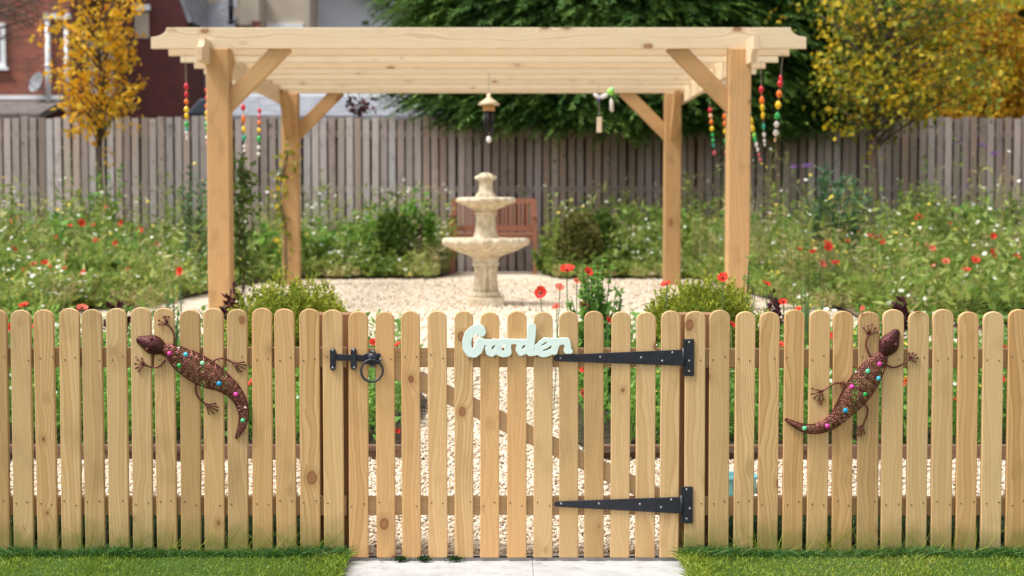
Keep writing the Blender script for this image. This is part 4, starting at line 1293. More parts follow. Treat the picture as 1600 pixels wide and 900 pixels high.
def wallbox(name, mat, par, px0, px1, Y, depth, ztop, zbot=0.0):
    b = MB(); b.box(P(px0, 200, Y).x, P(px1, 200, Y).x, Y, Y + depth, zbot, ztop)
    return b.build(name, mat, par)


def window(par, px0, px1, py0, py1, Y, fw=0.07, mull=True):
    a = P(px0, py1, Y); c = P(px1, py0, Y)
    b = MB()
    b.box(a.x, c.x, Y - 0.06, Y + 0.02, a.z, a.z + fw); b.box(a.x, c.x, Y - 0.06, Y + 0.02, c.z - fw, c.z)
    b.box(a.x, a.x + fw, Y - 0.058, Y + 0.02, a.z + fw, c.z - fw); b.box(c.x - fw, c.x, Y - 0.058, Y + 0.02, a.z + fw, c.z - fw)
    if mull:
        m = (a.x + c.x) / 2
        b.box(m - fw * .4, m + fw * .4, Y - 0.056, Y + 0.02, a.z + fw, c.z - fw)
    w_ = b.build('window', M['upvc'], par)
    b = MB(); b.box(a.x + fw, c.x - fw, Y - 0.03, Y - 0.015, a.z + fw, c.z - fw); b.build('pane', M['glass'], w_)
    b = MB(); b.box(a.x - 0.06, c.x + 0.06, Y - 0.12, Y - 0.001, a.z - 0.07, a.z - 0.002); b.build('sill', M['upvc'], w_)
    return w_


def pipe(par, px, py0, py1, Y, r, mat):
    a, c = P(px, py0, Y), P(px, py1, Y)
    b = MB(); b.tube([(a.x, Y - r * 1.4, a.z), (a.x, Y - r * 1.4, c.z)], r, 10)
    for z in (a.z - 0.05, (a.z + c.z) / 2, c.z + 0.1): b.tube([(a.x, Y - r * 1.4, z - 0.03), (a.x, Y - r * 1.4, z + 0.03)], r * 1.3, 10)
    return b.build('downpipe', mat, par, True)


def gable_roof(par, x0, x1, y0, y1, z, rise, mat, name='roof', over=0.2):
    b = MB(); ym = (y0 + y1) / 2
    vs = []
    for x in (x0 - over, x1 + over):
        vs += [(x, y0 - over, z - 0.02), (x, ym, z + rise), (x, y1 + over, z - 0.02), (x, y0 - over, z + 0.12), (x, ym, z + rise + 0.14), (x, y1 + over, z + 0.12)]
    b.add(vs, [(0, 1, 7, 6), (1, 2, 8, 7), (3, 9, 10, 4), (4, 10, 11, 5), (0, 6, 9, 3), (2, 5, 11, 8), (0, 3, 4, 1), (1, 4, 5, 2), (6, 7, 10, 9), (7, 8, 11, 10)])
    return b.build(name, mat, par)


# red brick house with lean-to
HY = 25.6
h1 = empty('brick_house', (P(40, 200, HY).x, HY, 0.47), "bright red brick house at far left with white downpipes and a satellite dish", "house")
wallbox('wall', M['red_brick'], h1, -160, 112, HY, 6.0, 7.6)
gable_roof(h1, P(-160, 200, HY).x, P(112, 200, HY).x, HY, HY + 6, 7.6, 2.6, M['slate'])
window(h1, -32, 9, 36, 105, HY, 0.1)
pipe(h1, 76, 28, 178, HY, 0.055, M['upvc']); pipe(h1, 105, 40, 178, HY, 0.05, M['upvc'])
b = MB(); a = P(71, 27, HY); c = P(112, 27, HY); b.box(a.x, c.x, HY - 0.16, HY - 0.02, a.z - 0.05, a.z + 0.06); b.build('gutter', M['upvc'], h1)
lean = MB()
a = P(-60, 152, HY - 1.5); c = P(64, 152, HY - 1.5)
zb = P(0, 178, HY - 1.5).z
lean.add([(a.x, HY - 1.6, zb), (c.x, HY - 1.6, zb), (c.x, HY - 0.01, a.z + 0.06), (a.x, HY - 0.01, a.z + 0.06), (a.x, HY - 1.6, zb - 0.12), (c.x, HY - 1.6, zb - 0.12), (c.x, HY - 0.01, a.z - 0.1), (a.x, HY - 0.01, a.z - 0.1)],
         [(0, 1, 2, 3), (7, 6, 5, 4), (0, 4, 5, 1), (1, 5, 6, 2), (0, 3, 7, 4)])
lean.build('lean_to_roof', M['old_tile'], h1)
b = MB(); b.box(a.x, c.x, HY - 0.10, HY - 0.004, a.z + 0.065, a.z + 0.15); b.build('flashing', M['upvc'], h1)
b = MB(); b.box(a.x + 0.1, c.x - 0.1, HY - 1.45, HY - 0.02, 0.3, zb - 0.125); b.build('lean_to_wall', M['red_brick'], h1)
b = MB(); b.lathe((0, 0, 0), [(0.03, 0.0), (0.13, 0.02), (0.19, 0.05), (0.215, 0.085), (0.205, 0.085), (0.12, 0.035), (0.02, 0.015)], 20)
ds = link('satellite_dish', b.mesh('satellite_dish', M['grey_dish'], True), h1, P(61, 131, HY - 0.25) - h1.location, (radians(72), 0, radians(-38)))
b = MB(); b.tube([(0, 0, 0.0), (0.02, -0.08, -0.12), (0.02, -0.2, -0.2)], 0.018, 6); b.tube([(0, -0.12, 0.05), (0, -0.05, 0.28)], 0.012, 6)
link('dish_arm', b.mesh('dish_arm', M['grey_dish']), ds)
# maroon brick house
HY2 = 27.0
h2 = empty('brick_house', (P(200, 200, HY2).x, HY2, 0.47), "dark maroon brick house behind the amber tree, with a white-framed window", "house")
b = MB()
xa, xb = P(108, 200, HY2).x, P(294, 200, HY2).x
zs_ = P(294, 28, HY2).z; sl = (P(294, 28, HY2) - P(284, 0, HY2)); slope = -sl.z / sl.x
zr = 8.2; xr_ = xb - (zr - zs_) / slope
b.prism([(xa, 0.3), (xb, 0.3), (xb, zs_), (xr_, zr), (xa, zr)], HY2, HY2 + 5, 0)
b.build('wall', M['maroon_brick'], h2)
b = MB(); d_ = Vector((xr_ - xb, zr - zs_)).normalized(); nn = Vector((d_.y, -d_.x)) * 0.09
b.prism([(xb + 0.04, zs_ - 0.12), (xb + nn.x + 0.04, zs_ + nn.y - 0.12), (xr_ + nn.x, zr + nn.y), (xr_, zr)][::1], HY2 - 0.1, HY2 + 5.1, 0); b.build('roof_verge', M['slate'], h2)
window(h2, 139, 178, 66, 146, HY2, 0.13)
b = MB(); a = P(208, 17, HY2); c = P(236, 8, HY2); b.box(a.x, c.x, HY2 - 0.12, HY2 - 0.002, a.z, c.z); b.build('lintel', M['upvc'], h2)
b = MB(); a = P(211, 60, HY2); c = P(233, 18.5, HY2); b.box(a.x, c.x, HY2 - 0.03, HY2 - 0.004, a.z, c.z); b.build('blocked_window', M['render'], h2)
pipe(h2, 118, 0, 40, HY2, 0.07, M['upvc'])
# beige rendered house
HY3 = 30.0
h3 = empty('rendered_house', (P(390, 200, HY3).x, HY3, 0.47), "beige rendered house with grey slate roof behind the left end of the pergola", "house")
wallbox('wall', M['render'], h3, 262, 485, HY3, 6, 8.5)
b = MB()
a = P(292, 46, HY3 - 1.2); a2 = P(366, 46, HY3 - 1.2); t0 = P(306, 14, HY3); t1 = P(372, -8, HY3)
b.add([(a.x, HY3 - 1.2, a.z), (a2.x, HY3 - 1.2, a.z), (t1.x, HY3 - 0.02, t1.z), (t0.x, HY3 - 0.02, t0.z), (a.x, HY3 - 1.2, a.z - 0.1), (a2.x, HY3 - 1.2, a.z - 0.1), (t1.x, HY3 - 0.02, t1.z - 0.3), (t0.x, HY3 - 0.02, t0.z - 0.3)],
      [(0, 1, 2, 3), (7, 6, 5, 4), (0, 4, 5, 1), (1, 5, 6, 2), (0, 3, 7, 4)]); b.build('roof', M['slate'], h3)
wallbox('bay_wall', M['render'], h3, 288, 331, HY3 - 1.05, 1.0, P(300, 48, HY3 - 1.1).z)
window(h3, 268, 308, -60, 18, HY3 - 0.02, 0.22, False)
pipe(h3, 361.5, -20, 42, HY3 - 0.9, 0.055, M['black_pipe'])
pipe(h3, 322, 60, 150, HY3 - 1.1, 0.05, M['upvc'])
b = MB(); a = P(366, 45, HY3 - 0.3); c = P(392, 8, HY3 - 0.3)
b.prism([(P(366, 45, HY3).x, P(366, 45, HY3).z), (P(412, 45, HY3).x, P(412, 45, HY3).z), (P(412, -20, HY3).x, P(412, -10, HY3).z), (P(366, 26, HY3).x, P(366, 26, HY3).z)], HY3 - 0.7, HY3 - 0.01, 0); b.build('gable_return', M['render'], h3)
window(h3, 418, 474, 37, 90, HY3, 0.1)
b = MB(); a = P(397, 46, HY3 - 0.75); b.box(a.x - 0.05, a.x + 0.16, HY3 - 0.78, HY3 - 0.705, a.z, P(397, 33, HY3 - 0.75).z); b.build('air_brick', M['red_brick'], h3)
# dark pointed shed roof just over the fence
sh = empty('shed', (P(308, 170, 22.5).x, 22.5, 0.47), "blue-black pointed shed roof showing over the fence left of the front left post", "shed")
b = MB(); q = [P(290, 179, 22.5), P(330, 179, 22.5), P(326, 152, 22.5), P(312, 155, 22.5)]
b.prism([(p.x, p.z) for p in q], 22.5, 24.0, 0.02); b.build('roof', M['dark_roof'], sh)
b = MB(); b.box(q[0].x + 0.1, q[1].x - 0.1, 22.55, 23.9, 0.3, q[0].z - 0.003); b.build('wall', M['dark_roof'], sh)
# pale house
HY4 = 31.5
h4 = empty('rendered_house', (P(545, 200, HY4).x, HY4, 0.47), "pale lilac white rendered house left of the big conifer", "house")
b = MB()
q = [P(480, 300, HY4), P(640, 300, HY4), P(640, 22, HY4), P(610, 12, HY4), P(572, -8, HY4), P(480, -8, HY4)]
wallbox('wall', M['pale_render'], h4, 484, 660, HY4, 5, P(560, -40, HY4).z)
b = MB(); q = [P(600, 10, HY4), P(668, 34, HY4), P(668, -70, HY4), P(545, -42, HY4)]
q = [P(568, -6, HY4), P(612, 14, HY4), P(668, 26, HY4), P(668, -75, HY4), P(500, -75, HY4)]
b.prism([(p.x, p.z) for p in q], HY4 - 0.5, HY4 + 4.4, 0); b.build('roof', M['slate'], h4)
b = MB(); a = P(566, 38, HY4); b.box(a.x, P(576, 38, HY4).x, HY4 - 0.06, HY4 - 0.002, a.z, P(566, 33, HY4).z); b.build('vent', M['dome'], h4)
# low outbuilding with slate roof behind the fence
HY5 = 23.0
h5 = empty('outbuilding', (P(520, 170, HY5).x, HY5, 0.47), "low outbuilding whose grey slate roof with white ridge shows above the fence", "building")
b = MB(); a = P(330, 180, HY5); c = P(690, 180, HY5); t = P(400, 151, HY5 + 1.6)
b.add([(a.x, HY5, a.z), (c.x, HY5, a.z), (c.x, HY5 + 1.6, t.z), (a.x, HY5 + 1.6, t.z), (a.x, HY5, a.z - .1), (c.x, HY5, a.z - .1), (c.x, HY5 + 1.6, t.z - .1), (a.x, HY5 + 1.6, t.z - .1)],
      [(0, 1, 2, 3), (7, 6, 5, 4), (0, 4, 5, 1), (1, 5, 6, 2), (0, 3, 7, 4), (2, 6, 7, 3)]); b.build('roof', M['slate'], h5)
b = MB(); b.box(a.x, c.x, HY5 + 1.605, HY5 + 1.75, t.z - 0.1, P(400, 143, HY5 + 1.6).z); b.build('ridge_board', M['upvc'], h5)
b = MB(); b.box(a.x + .1, c.x - .1, HY5 + 0.1, HY5 + 1.55, 0.3, a.z - 0.102); b.build('wall', M['render'], h5)
# clay roof at far right
h6 = empty('outbuilding', (P(1580, 170, 24).x, 24, 0.47), "low building with a red clay tile roof showing over the fence at far right", "building")
b = MB(); a = P(1470, 182, 24); c = P(1760, 182, 24); t0 = P(1560, 146, 25.5); t1 = P(1760, 120, 25.5)
b.add([(a.x, 24, a.z), (c.x, 24, a.z), (t1.x, 25.5, t1.z), (t0.x, 25.5, t0.z), (a.x, 24, a.z - .1), (c.x, 24, a.z - .1), (t1.x, 25.5, t1.z - .1), (t0.x, 25.5, t0.z - .1)],
      [(0, 1, 2, 3), (7, 6, 5, 4), (0, 4, 5, 1), (1, 5, 6, 2), (0, 3, 7, 4), (2, 6, 7, 3)]); b.build('roof', M['clay'], h6)
b = MB(); b.box(a.x + .3, c.x - .1, 24.15, 25.4, 0.3, a.z - 0.102); b.build('wall', M['red_brick'], h6)


# ------------------------------------------------------------------ trees
def limb_tree(name, base, trunk, limbs, leafmat_, label, nleaf, lsize, spread, rng, group=None, droop=0.3):
    """trunk: list of (point, radius); limbs: list of polylines; leaves clumped along the limbs"""
    root = empty(name, base, label, "tree", group)
    b = MB(); b.tube([p for p, r in trunk], [r for p, r in trunk], 8)
    for pl, r in limbs: b.tube(pl, [r * (1 - 0.75 * i / (len(pl) - 1)) for i in range(len(pl))], 5)
    b.build('trunk', M['bark'], root, True)
    C_ = []
    tot = sum((pl[-1] - pl[0]).length for pl, r in limbs)
    for pl, r in limbs:
        n = int(nleaf * (pl[-1] - pl[0]).length / tot)
        nclump = max(2, n // 14)
        for _ in range(nclump):
            f = 0.2 + 0.85 * sqrt(rng.random())
            t = min(f, 0.999) * (len(pl) - 1); i = int(t)
            p = pl[i].lerp(pl[i + 1], t - i)
            p = np.array(p) + rng.normal(0, spread, 3)
            C_.append(p + rng.normal(0, spread * 0.55, (14, 3)))
    c = np.concatenate(C_); n = len(c)
    d = rdirs(n, rng); d[:, 2] -= droop
    nr = rdirs(n, rng); nr[:, 2] += 0.6
    L = rng.uniform(lsize * 0.6, lsize * 1.3, n)
    V, Fq = leaves(c, d, nr, L, L * rng.uniform(0.55, 0.85, n), 0.2)
    np_mesh('crown', V, Fq, leafmat_, root)
    return root


def young_tree(name, pxt, Y, x_px, top_py, crown_rows, mat, label, nleaf, lsize, spread, seed, tr=0.035, group=None, zb=0.45, droop=0.3):
    rng = np.random.default_rng(seed)
    base = Vector((P(pxt, 300, Y).x, Y, zb))
    top = P(pxt, top_py, Y)
    trunk = []
    for i in range(9):
        f = i / 8; p = base.lerp(top, f) + Vector((rng.normal(0, 0.02), rng.normal(0, 0.02), 0)) * (1 if 0 < i else 0)
        trunk.append((p, tr * (1 - 0.7 * f)))
    limbs = []
    for py, xl, xr, n in crown_rows:
        for k in range(n):
            tx_ = rng.uniform(xl, xr) if k > 2 else (xl, xr, xl)[k] + rng.uniform(-6, 6)
            ty_ = py + rng.uniform(-18, 18)
            end = P(tx_, ty_, Y) + Vector((0, rng.uniform(-0.7, 0.7), 0))
            zf = np.clip((end.z - 0.35 - abs(end.x - base.x) * 0.35 - base.z) / (top.z - base.z), 0.15, 0.97)
            t = zf * 8; i = min(int(t), 7)
            st_ = trunk[i][0].lerp(trunk[i + 1][0], t - i)
            m1 = st_.lerp(end, 0.5) + Vector((rng.normal(0, .05), rng.normal(0, .05), 0.05))
            limbs.append(([st_, m1, end], 0.014))
    return limb_tree(name, base, trunk, limbs, mat, label, nleaf, lsize, spread, rng, group, droop)


young_tree('amber_tree', 157, 14.2, 157, -60,
           [(-45, 122, 210, 5), (-20, 115, 212, 6), (5, 116, 212, 8), (30, 108, 216, 8), (35, 82, 100, 1), (55, 112, 218, 8), (80, 120, 205, 8), (105, 126, 204, 6), (130, 105, 210, 9), (150, 124, 200, 8), (170, 132, 188, 7), (188, 145, 174, 3)],
           M['amber'], "slender tree with amber autumn leaves in front of the maroon brick house", 2300, 0.085, 0.11, 21, 0.04)
young_tree('turning_tree', 1367, 14.0, 1367, -60,
           [(-60, 1300, 1560, 9), (-30, 1290, 1570, 11), (5, 1290, 1560, 13), (35, 1320, 1580, 11), (60, 1315, 1530, 12), (85, 1300, 1570, 12), (110, 1325, 1530, 11), (130, 1292, 1540, 12), (148, 1312, 1470, 9), (166, 1345, 1410, 4)],
           M['amber_green'], "tree with mixed green and yellow leaves in front of the fence at right", 6000, 0.085, 0.19, 22, 0.045)
young_tree('ochre_tree', 1545, 18.5, 1545, -70,
           [(-40, 1460, 1640, 9), (0, 1440, 1640, 10), (30, 1440, 1560, 8), (60, 1460, 1640, 11), (90, 1480, 1650, 11), (115, 1490, 1650, 11), (135, 1470, 1640, 10), (155, 1430, 1560, 10), (170, 1430, 1540, 7)],
           M['ochre'], "ochre brown autumn tree behind the fence at the right edge", 11000, 0.10, 0.24, 23, 0.07)


rt = np.random.default_rng(77)
bt = empty('bare_tree', (P(-150, 300, 16.5).x, 16.5, 0.45), "bare brown twigs of a leafless tree reaching in at the top left", "tree")
b = MB(); tb_ = Vector((P(-150, 300, 16.5).x, 16.5, 0.4)); b.tube([tb_, P(-150, 120, 16.5), P(-140, -60, 16.5)], [0.09, 0.07, 0.04], 8); b.build('trunk', M['bark'], bt, True)
b = MB()
for q in range(26):
    s0 = P(-145, rt.uniform(-60, 120), 16.5); e = P(rt.uniform(20, 100), rt.uniform(-30, 75), 16.5 + rt.uniform(-.6, .6))
    m1 = s0.lerp(e, 0.5) + Vector((0, 0, rt.uniform(-.1, .2)))
    b.tube([s0, m1, e], [0.02, 0.011, 0.004], 5)
    for r in range(5):
        a_ = m1.lerp(e, rt.uniform(0, 1)); b.tube([a_, a_ + Vector((rt.uniform(.0, .35), rt.uniform(-.1, .1), rt.uniform(-.25, .2)))], [0.006, 0.003], 4)
b.build('branches', M['bark'], bt, True)


def conifer(name, cx_px, Y, rows, label, seed, nspray, droop=0.9, zb=0.4, dep=2.1):
    """rows: (py, left px, right px) hull; drooping flat sprays spread through the hull's outer shell"""
    rng = np.random.default_rng(seed)
    base = Vector((P(cx_px, 300, Y).x, Y, zb))
    root = empty(name, base, label, "tree")
    zz = np.array([P(800, r[0], Y).z for r in rows]); xl = np.array([P(r[1], 200, Y).x for r in rows]); xr = np.array([P(r[2], 200, Y).x for r in rows])
    o_ = np.argsort(zz); zz, xl, xr = zz[o_], xl[o_], xr[o_]
    b = MB()
    tp = Vector((base.x, Y, zz[-1]))
    b.tube([base, base.lerp(tp, 0.5), tp], [0.22, 0.16, 0.05], 10)
    cz = np.linspace(zz[0] + 0.3, zz[-1] - 0.1, 26)
    for z in cz:
        for s in range(3):
            a = rng.uniform(0, 2 * pi); l = np.interp(z, zz, xl); r = np.interp(z, zz, xr)
            R = (r - l) / 2 * 0.8
            b.tube([(base.x, Y, z - 0.3), (base.x + cos(a) * R * .5, Y + sin(a) * R * .35, z + 0.05), (base.x + cos(a) * R, Y + sin(a) * R * .6, z - 0.05)], [0.05, 0.03, 0.01], 5)
    b.build('trunk', M['bark'], root, True)
    # boughs reach from the trunk to the hull and droop; sprays hang along their outer part
    nb = nspray // 22
    def hull(z):
        l, r = np.interp(z, zz, xl), np.interp(z, zz, xr)
        return (l + r) / 2, (r - l) / 2
    zb_ = rng.uniform(zz[0], zz[-1], nb); ab = rng.uniform(-pi, 0, nb) + rng.normal(0, 0.25, nb)
    rb = rng.uniform(0.72, 1.06, nb)
    bi = np.repeat(np.arange(nb), 22); n = len(bi) + nspray // 3
    t = rng.uniform(0.5, 1.0, len(bi)) ** 0.7
    z = zb_[bi] + 0.35 * (1 - t) + rng.normal(0, 0.07, len(bi)); a = ab[bi]; rad = rb[bi] * t
    a = a + rng.normal(0, 0.10, len(bi)) / np.maximum(t, .3)
    z = np.concatenate([z, rng.uniform(zz[0], zz[-1], nspray // 3)]); a = np.concatenate([a, rng.uniform(-pi, 0, nspray // 3)])
    rad = np.concatenate([rad, rng.uniform(0.3, 0.8, nspray // 3)])
    cxx, R = hull(z); Ry = np.minimum(R * 0.62, dep)
    c = np.stack([cxx + R * rad * np.cos(a), Y + Ry * rad * np.sin(a), z], 1)
    low = (z < 2.75) & (c[:, 1] < FY + 0.6)          # what hangs below the fence top hangs on the garden side
    c[:, 1] = np.where(low, np.minimum(c[:, 1], FY - 0.06 - 0.35 * rng.uniform(0, 1, n)), c[:, 1])
    keep = ~((z < 2.75) & (c[:, 1] >= FY - 0.05) & (c[:, 1] < FY + 0.25))
    c, a, R, Ry = c[keep], a[keep], R[keep], Ry[keep]; n = len(c)
    out = unit(np.stack([np.cos(a) * R, np.sin(a) * Ry, np.zeros(n)], 1) + rng.normal(0, 0.35, (n, 3)))
    out[:, 2] = -droop * rng.uniform(0.2, 1.0, n) + 0.25
    out = unit(out)
    side = unit(np.cross(out, np.array([0, 0, 1.0]) + rng.normal(0, 0.25, (n, 3))))
    L = rng.uniform(0.26, 0.5, n)
    parts = []
    K = 15
    for k in range(K):
        f = (k + 1) / K
        sg = 1 if k % 2 else -1
        p = c + out * (L * f)[:, None]; p[:, 2] -= 0.22 * L * f * f
        d = unit(out * 0.8 + side * sg * (1.0 - 0.55 * f) + rng.normal(0, 0.18, (n, 3)) + np.array([0, 0, -0.25]))
        nr = np.cross(out, side) + rng.normal(0, 0.2, (n, 3))
        ll = L * (0.40 - 0.22 * f) * rng.uniform(0.8, 1.2, n)
        parts.append(leaves(p, d, nr, ll, ll * 0.30, 0.1))
    V, Fq = merge(parts)
    np_mesh('crown', V, Fq, M['conifer'], root)
    return root


conifer('conifer', 950, 16.3, [(-60, 626, 1310), (0, 618, 1330), (60, 610, 1345), (120, 620, 1345), (160, 632, 1340), (180, 665, 1330), (197, 700, 1310)],
        "huge dark green conifer drooping over the back fence behind the pergola", 31, 21000)
conifer('conifer', 1500, 21.5, [(-60, 1300, 1760), (0, 1290, 1780), (80, 1290, 1780), (150, 1300, 1760), (185, 1320, 1740)],
        "dark conifer behind the ochre tree at the right edge", 32, 7000)
conifer('conifer', 700, 27.0, [(-60, 640, 800), (60, 620, 820), (180, 615, 830)], "narrow far conifer between the pale house and the big conifer", 33, 900)


# ------------------------------------------------------------------ shrubs and perennials
def shrub(name, px, py_top, py_bot, wpx, Y, mat, label, nleaf, lsize, seed, style='sprig', stemmat='twig', zb=None, cat="shrub", depth=None, rag=0.12, group=None):
    rng = np.random.default_rng(seed)
    c = P(px, py_top, Y); zb = float(terr(Y)) if zb is None else zb
    H = c.z - zb; Rx = (P(px + wpx / 2, py_top, Y).x - c.x); Ry = depth or Rx * 0.8
    root = empty(name, (c.x, Y, zb), label, cat, group)
    b = MB()
    for i in range(7):
        a = rng.uniform(0, 2 * pi)
        b.tube([(c.x, Y, zb - 0.02), (c.x + Rx * .3 * cos(a), Y + Ry * .3 * sin(a), zb + H * .4), (c.x + Rx * .7 * cos(a), Y + Ry * .7 * sin(a), zb + H * .75)], [0.008, 0.006, 0.003], 5)
    b.build('stems', M[stemmat], root)
    if style == 'sprig':          # many short upright shoots over a dome
        n = nleaf // 9
        a = rng.uniform(0, 2 * pi, n); ph = np.arcsin(rng.uniform(0.02, 1, n)); rad = rng.uniform(0.6, 1, n) * (1 + 0.10 * np.sin(a * 5 + ph * 6))
        p = np.stack([c.x + Rx * np.cos(ph) * np.cos(a) * rad, Y + Ry * np.cos(ph) * np.sin(a) * rad, zb + H * (0.06 + 0.86 * np.sin(ph) ** 0.6 * rad)], 1)
        up = unit(np.stack([np.cos(a) * 0.45 * np.cos(ph), np.sin(a) * 0.45 * np.cos(ph), np.ones(n)], 1) + rng.normal(0, 0.22, (n, 3)))
        Ls = rng.uniform(0.03, 0.09, n) * (lsize / 0.02)
        parts = []
        for k in range(9):
            f = k / 8
            d = unit(up * (0.35 + 0.7 * f) + rdirs(n, rng) * 0.8)
            l = lsize * rng.uniform(0.7, 1.25, n)
            parts.append(leaves(p + up * (Ls * f)[:, None], d, rdirs(n, rng) + up, l, l * 0.55, 0.2))
        V, Fq = merge(parts)
    elif style == 'dome':
        n = nleaf
        a = rng.uniform(0, 2 * pi, n); ph = np.arcsin(rng.uniform(-0.1, 1, n)); rad = rng.uniform(0.82, 1.03, n) + 0.05 * np.sin(a * 7 + ph * 9)
        p = np.stack([c.x + Rx * np.cos(ph) * np.cos(a) * rad, Y + Ry * np.cos(ph) * np.sin(a) * rad, zb + H * (0.08 + 0.92 * np.sin(ph) * rad)], 1)
        d = unit(p - np.array([c.x, Y, zb + H * 0.2]) + rdirs(n, rng) * 0.5)
        l = lsize * rng.uniform(0.7, 1.3, n)
        V, Fq = leaves(p, d, rdirs(n, rng), l, l * 0.55, 0.2)
    else:                         # many leaning leafy stems of unequal height
        ns = max(7, nleaf // 75)
        b2 = MB(); P_, T_, S_ = [], [], []
        for q in range(ns):
            a = rng.uniform(0, 2 * pi); u = rng.uniform(0.45, 1.0) if q else 1.0
            r0 = rng.uniform(0, 0.35); r1 = rng.uniform(0.15, 1.0) * (1.15 - 0.75 * u ** 2)
            p0 = np.array((c.x + Rx * r0 * cos(a), Y + Ry * r0 * sin(a), zb - 0.01)); p2 = np.array((c.x + Rx * r1 * cos(a) , Y + Ry * r1 * sin(a), zb + H * u))
            p1 = p0 * 0.45 + p2 * 0.55 + np.array((0, 0, 0.08 * H)) + rng.normal(0, 0.05 * Rx, 3)
            b2.tube([p0, p1, p2], [0.006, 0.004, 0.002], 4)
            m = nleaf // ns
            f = np.sort(rng.uniform(0.10, 1, m))[:, None]
            f = np.round(f * 14) / 14 + rng.normal(0, 0.012, (m, 1))          # leaves in whorls
            P_.append(p0 * (1 - f) ** 2 + 2 * p1 * f * (1 - f) + p2 * f * f); T_.append(f[:, 0]); S_.append(np.tile(p2 - p0, (m, 1)))
        b2.build('leafy_stems', M[stemmat], root)
        p, f, ax = np.concatenate(P_), np.concatenate(T_), unit(np.concatenate(S_)); n = len(p)
        d = unit(np.cross(ax, rdirs(n, rng)) + ax * rng.uniform(-0.2, 0.9, (n, 1)) + rng.normal(0, .2, (n, 3)))
        l = lsize * rng.uniform(0.6, 1.35, n) * (1.15 - 0.5 * np.clip(f, 0, 1))
        V, Fq = leaves(p, d, ax + rdirs(n, rng) * 0.7, l, l * (0.55 if style == 'column' else 0.28), 0.2)
    np_mesh('foliage', V, Fq, M[mat], root)
    return root


shrub('box_shrub', 455, 440, 560, 195, 2.75, 'box', "low yellow green box bush above the left fence beside the pergola post", 48000, 0.021, 41)
shrub('box_shrub', 1098, 441, 560, 190, 2.75, 'box', "low yellow green box bush above the right fence behind the hinge post", 48000, 0.021, 42)
shrub('leafy_plant', 930, 408, 560, 125, 2.6, 'lush', "bright green leafy poppy plant behind the gate, left of the right box bush", 5200, 0.042, 43, 'column', 'stem', cat="plant", rag=0.3)
shrub('dome_shrub', 612, 333, 400, 74, 13.2, 'dome', "clipped dark green dome bush against the back fence left of the fountain", 5000, 0.055, 44, 'dome')
shrub('leafy_shrub', 655, 300, 420, 80, 13.4, 'lush', "tall glossy green shrub between the dome bush and the fountain", 1500, 0.11, 45, 'column', rag=0.3)
shrub('leafy_plant', 682, 376, 430, 46, 13.75, 'meadow_green', "low leafy plant at the left end of the bench", 420, 0.08, 81, 'column', 'stem', cat="plant", rag=0.3)
shrub('leafy_plant', 852, 366, 430, 50, 13.75, 'meadow_green', "low leafy plant at the right end of the bench", 480, 0.08, 82, 'column', 'stem', cat="plant", rag=0.3)
shrub('dome_shrub', 905, 335, 405, 76, 13.0, 'bronze_dome', "bronze tinged dome bush right of the bench", 4500, 0.055, 46, 'dome')
shrub('dome_shrub', 940, 334, 405, 62, 13.4, 'dome', "green rounded bush tucked beside the bronze tinged dome", 4000, 0.055, 47, 'dome')
shrub('thistle_plant', 1300, 262, 430, 150, 10.6, 'glaucous', "tall blue green thistle-like plant by the back fence at right", 1300, 0.16, 48, 'spear', 'stem', cat="plant", rag=0.3)
shrub('fennel_plant', 1440, 285, 430, 190, 11.6, 'meadow', "tall feathery plant rising behind poppies at the far right of the right wildflower bed", 2400, 0.10, 49, 'spear', 'stem', cat="plant", rag=0.3)
shrub('leafy_shrub', 1590, 315, 430, 130, 12.5, 'dome', "dark green shrub at the right edge against the back fence", 1600, 0.09, 50, 'column')
shrub('leafy_shrub', 20, 300, 420, 60, 14.2, 'dome', "thin dark shrub against the back fence at the left edge", 500, 0.11, 51, 'column', rag=0.3)
shrub('young_shrub', 165, 262, 400, 130, 13.6, 'lush', "airy young shrub against the back fence below the amber tree", 520, 0.10, 52, 'column', rag=0.35)
shrub('rose_bush', 305, 265, 420, 100, 9.6, 'glaucous', "open rose bush with blue green leaves left of the front left post", 420, 0.075, 53, 'column', rag=0.35)
shrub('leafy_plant', 268, 440, 560, 85, 3.0, 'glaucous', "pale leafy sprigs rising behind the left fence near the gecko", 900, 0.035, 54, 'spear', 'stem', cat="plant", rag=0.4)
shrub('leafy_plant', 1165, 405, 560, 55, 2.9, 'lush', "thin leafy stems in front of the front right post", 260, 0.036, 55, 'column', 'stem', cat="plant", rag=0.4)
shrub('leafy_plant', 1262, 420, 560, 70, 3.0, 'meadow', "wispy weed stems behind the fence left of the right gecko", 260, 0.04, 56, 'spear', 'stem', cat="plant", rag=0.4)
for px, py, Y, lb, sd in ((364, 452, 3.3, "dark maroon leaved plant at the foot of the front left post", 61), (1210, 468, 3.3, "dark maroon leaved plant by the right box bush", 62),
                          (1408, 476, 3.3, "dark maroon leaved plant behind the right gecko", 63), (183, 471, 3.3, "dark maroon leaved plant low behind the left fence", 64)):
    shrub('maroon_plant', px, py, 560, 46, Y, 'maroon_leaf', lb, 320, 0.05, sd, 'dome', cat="plant")
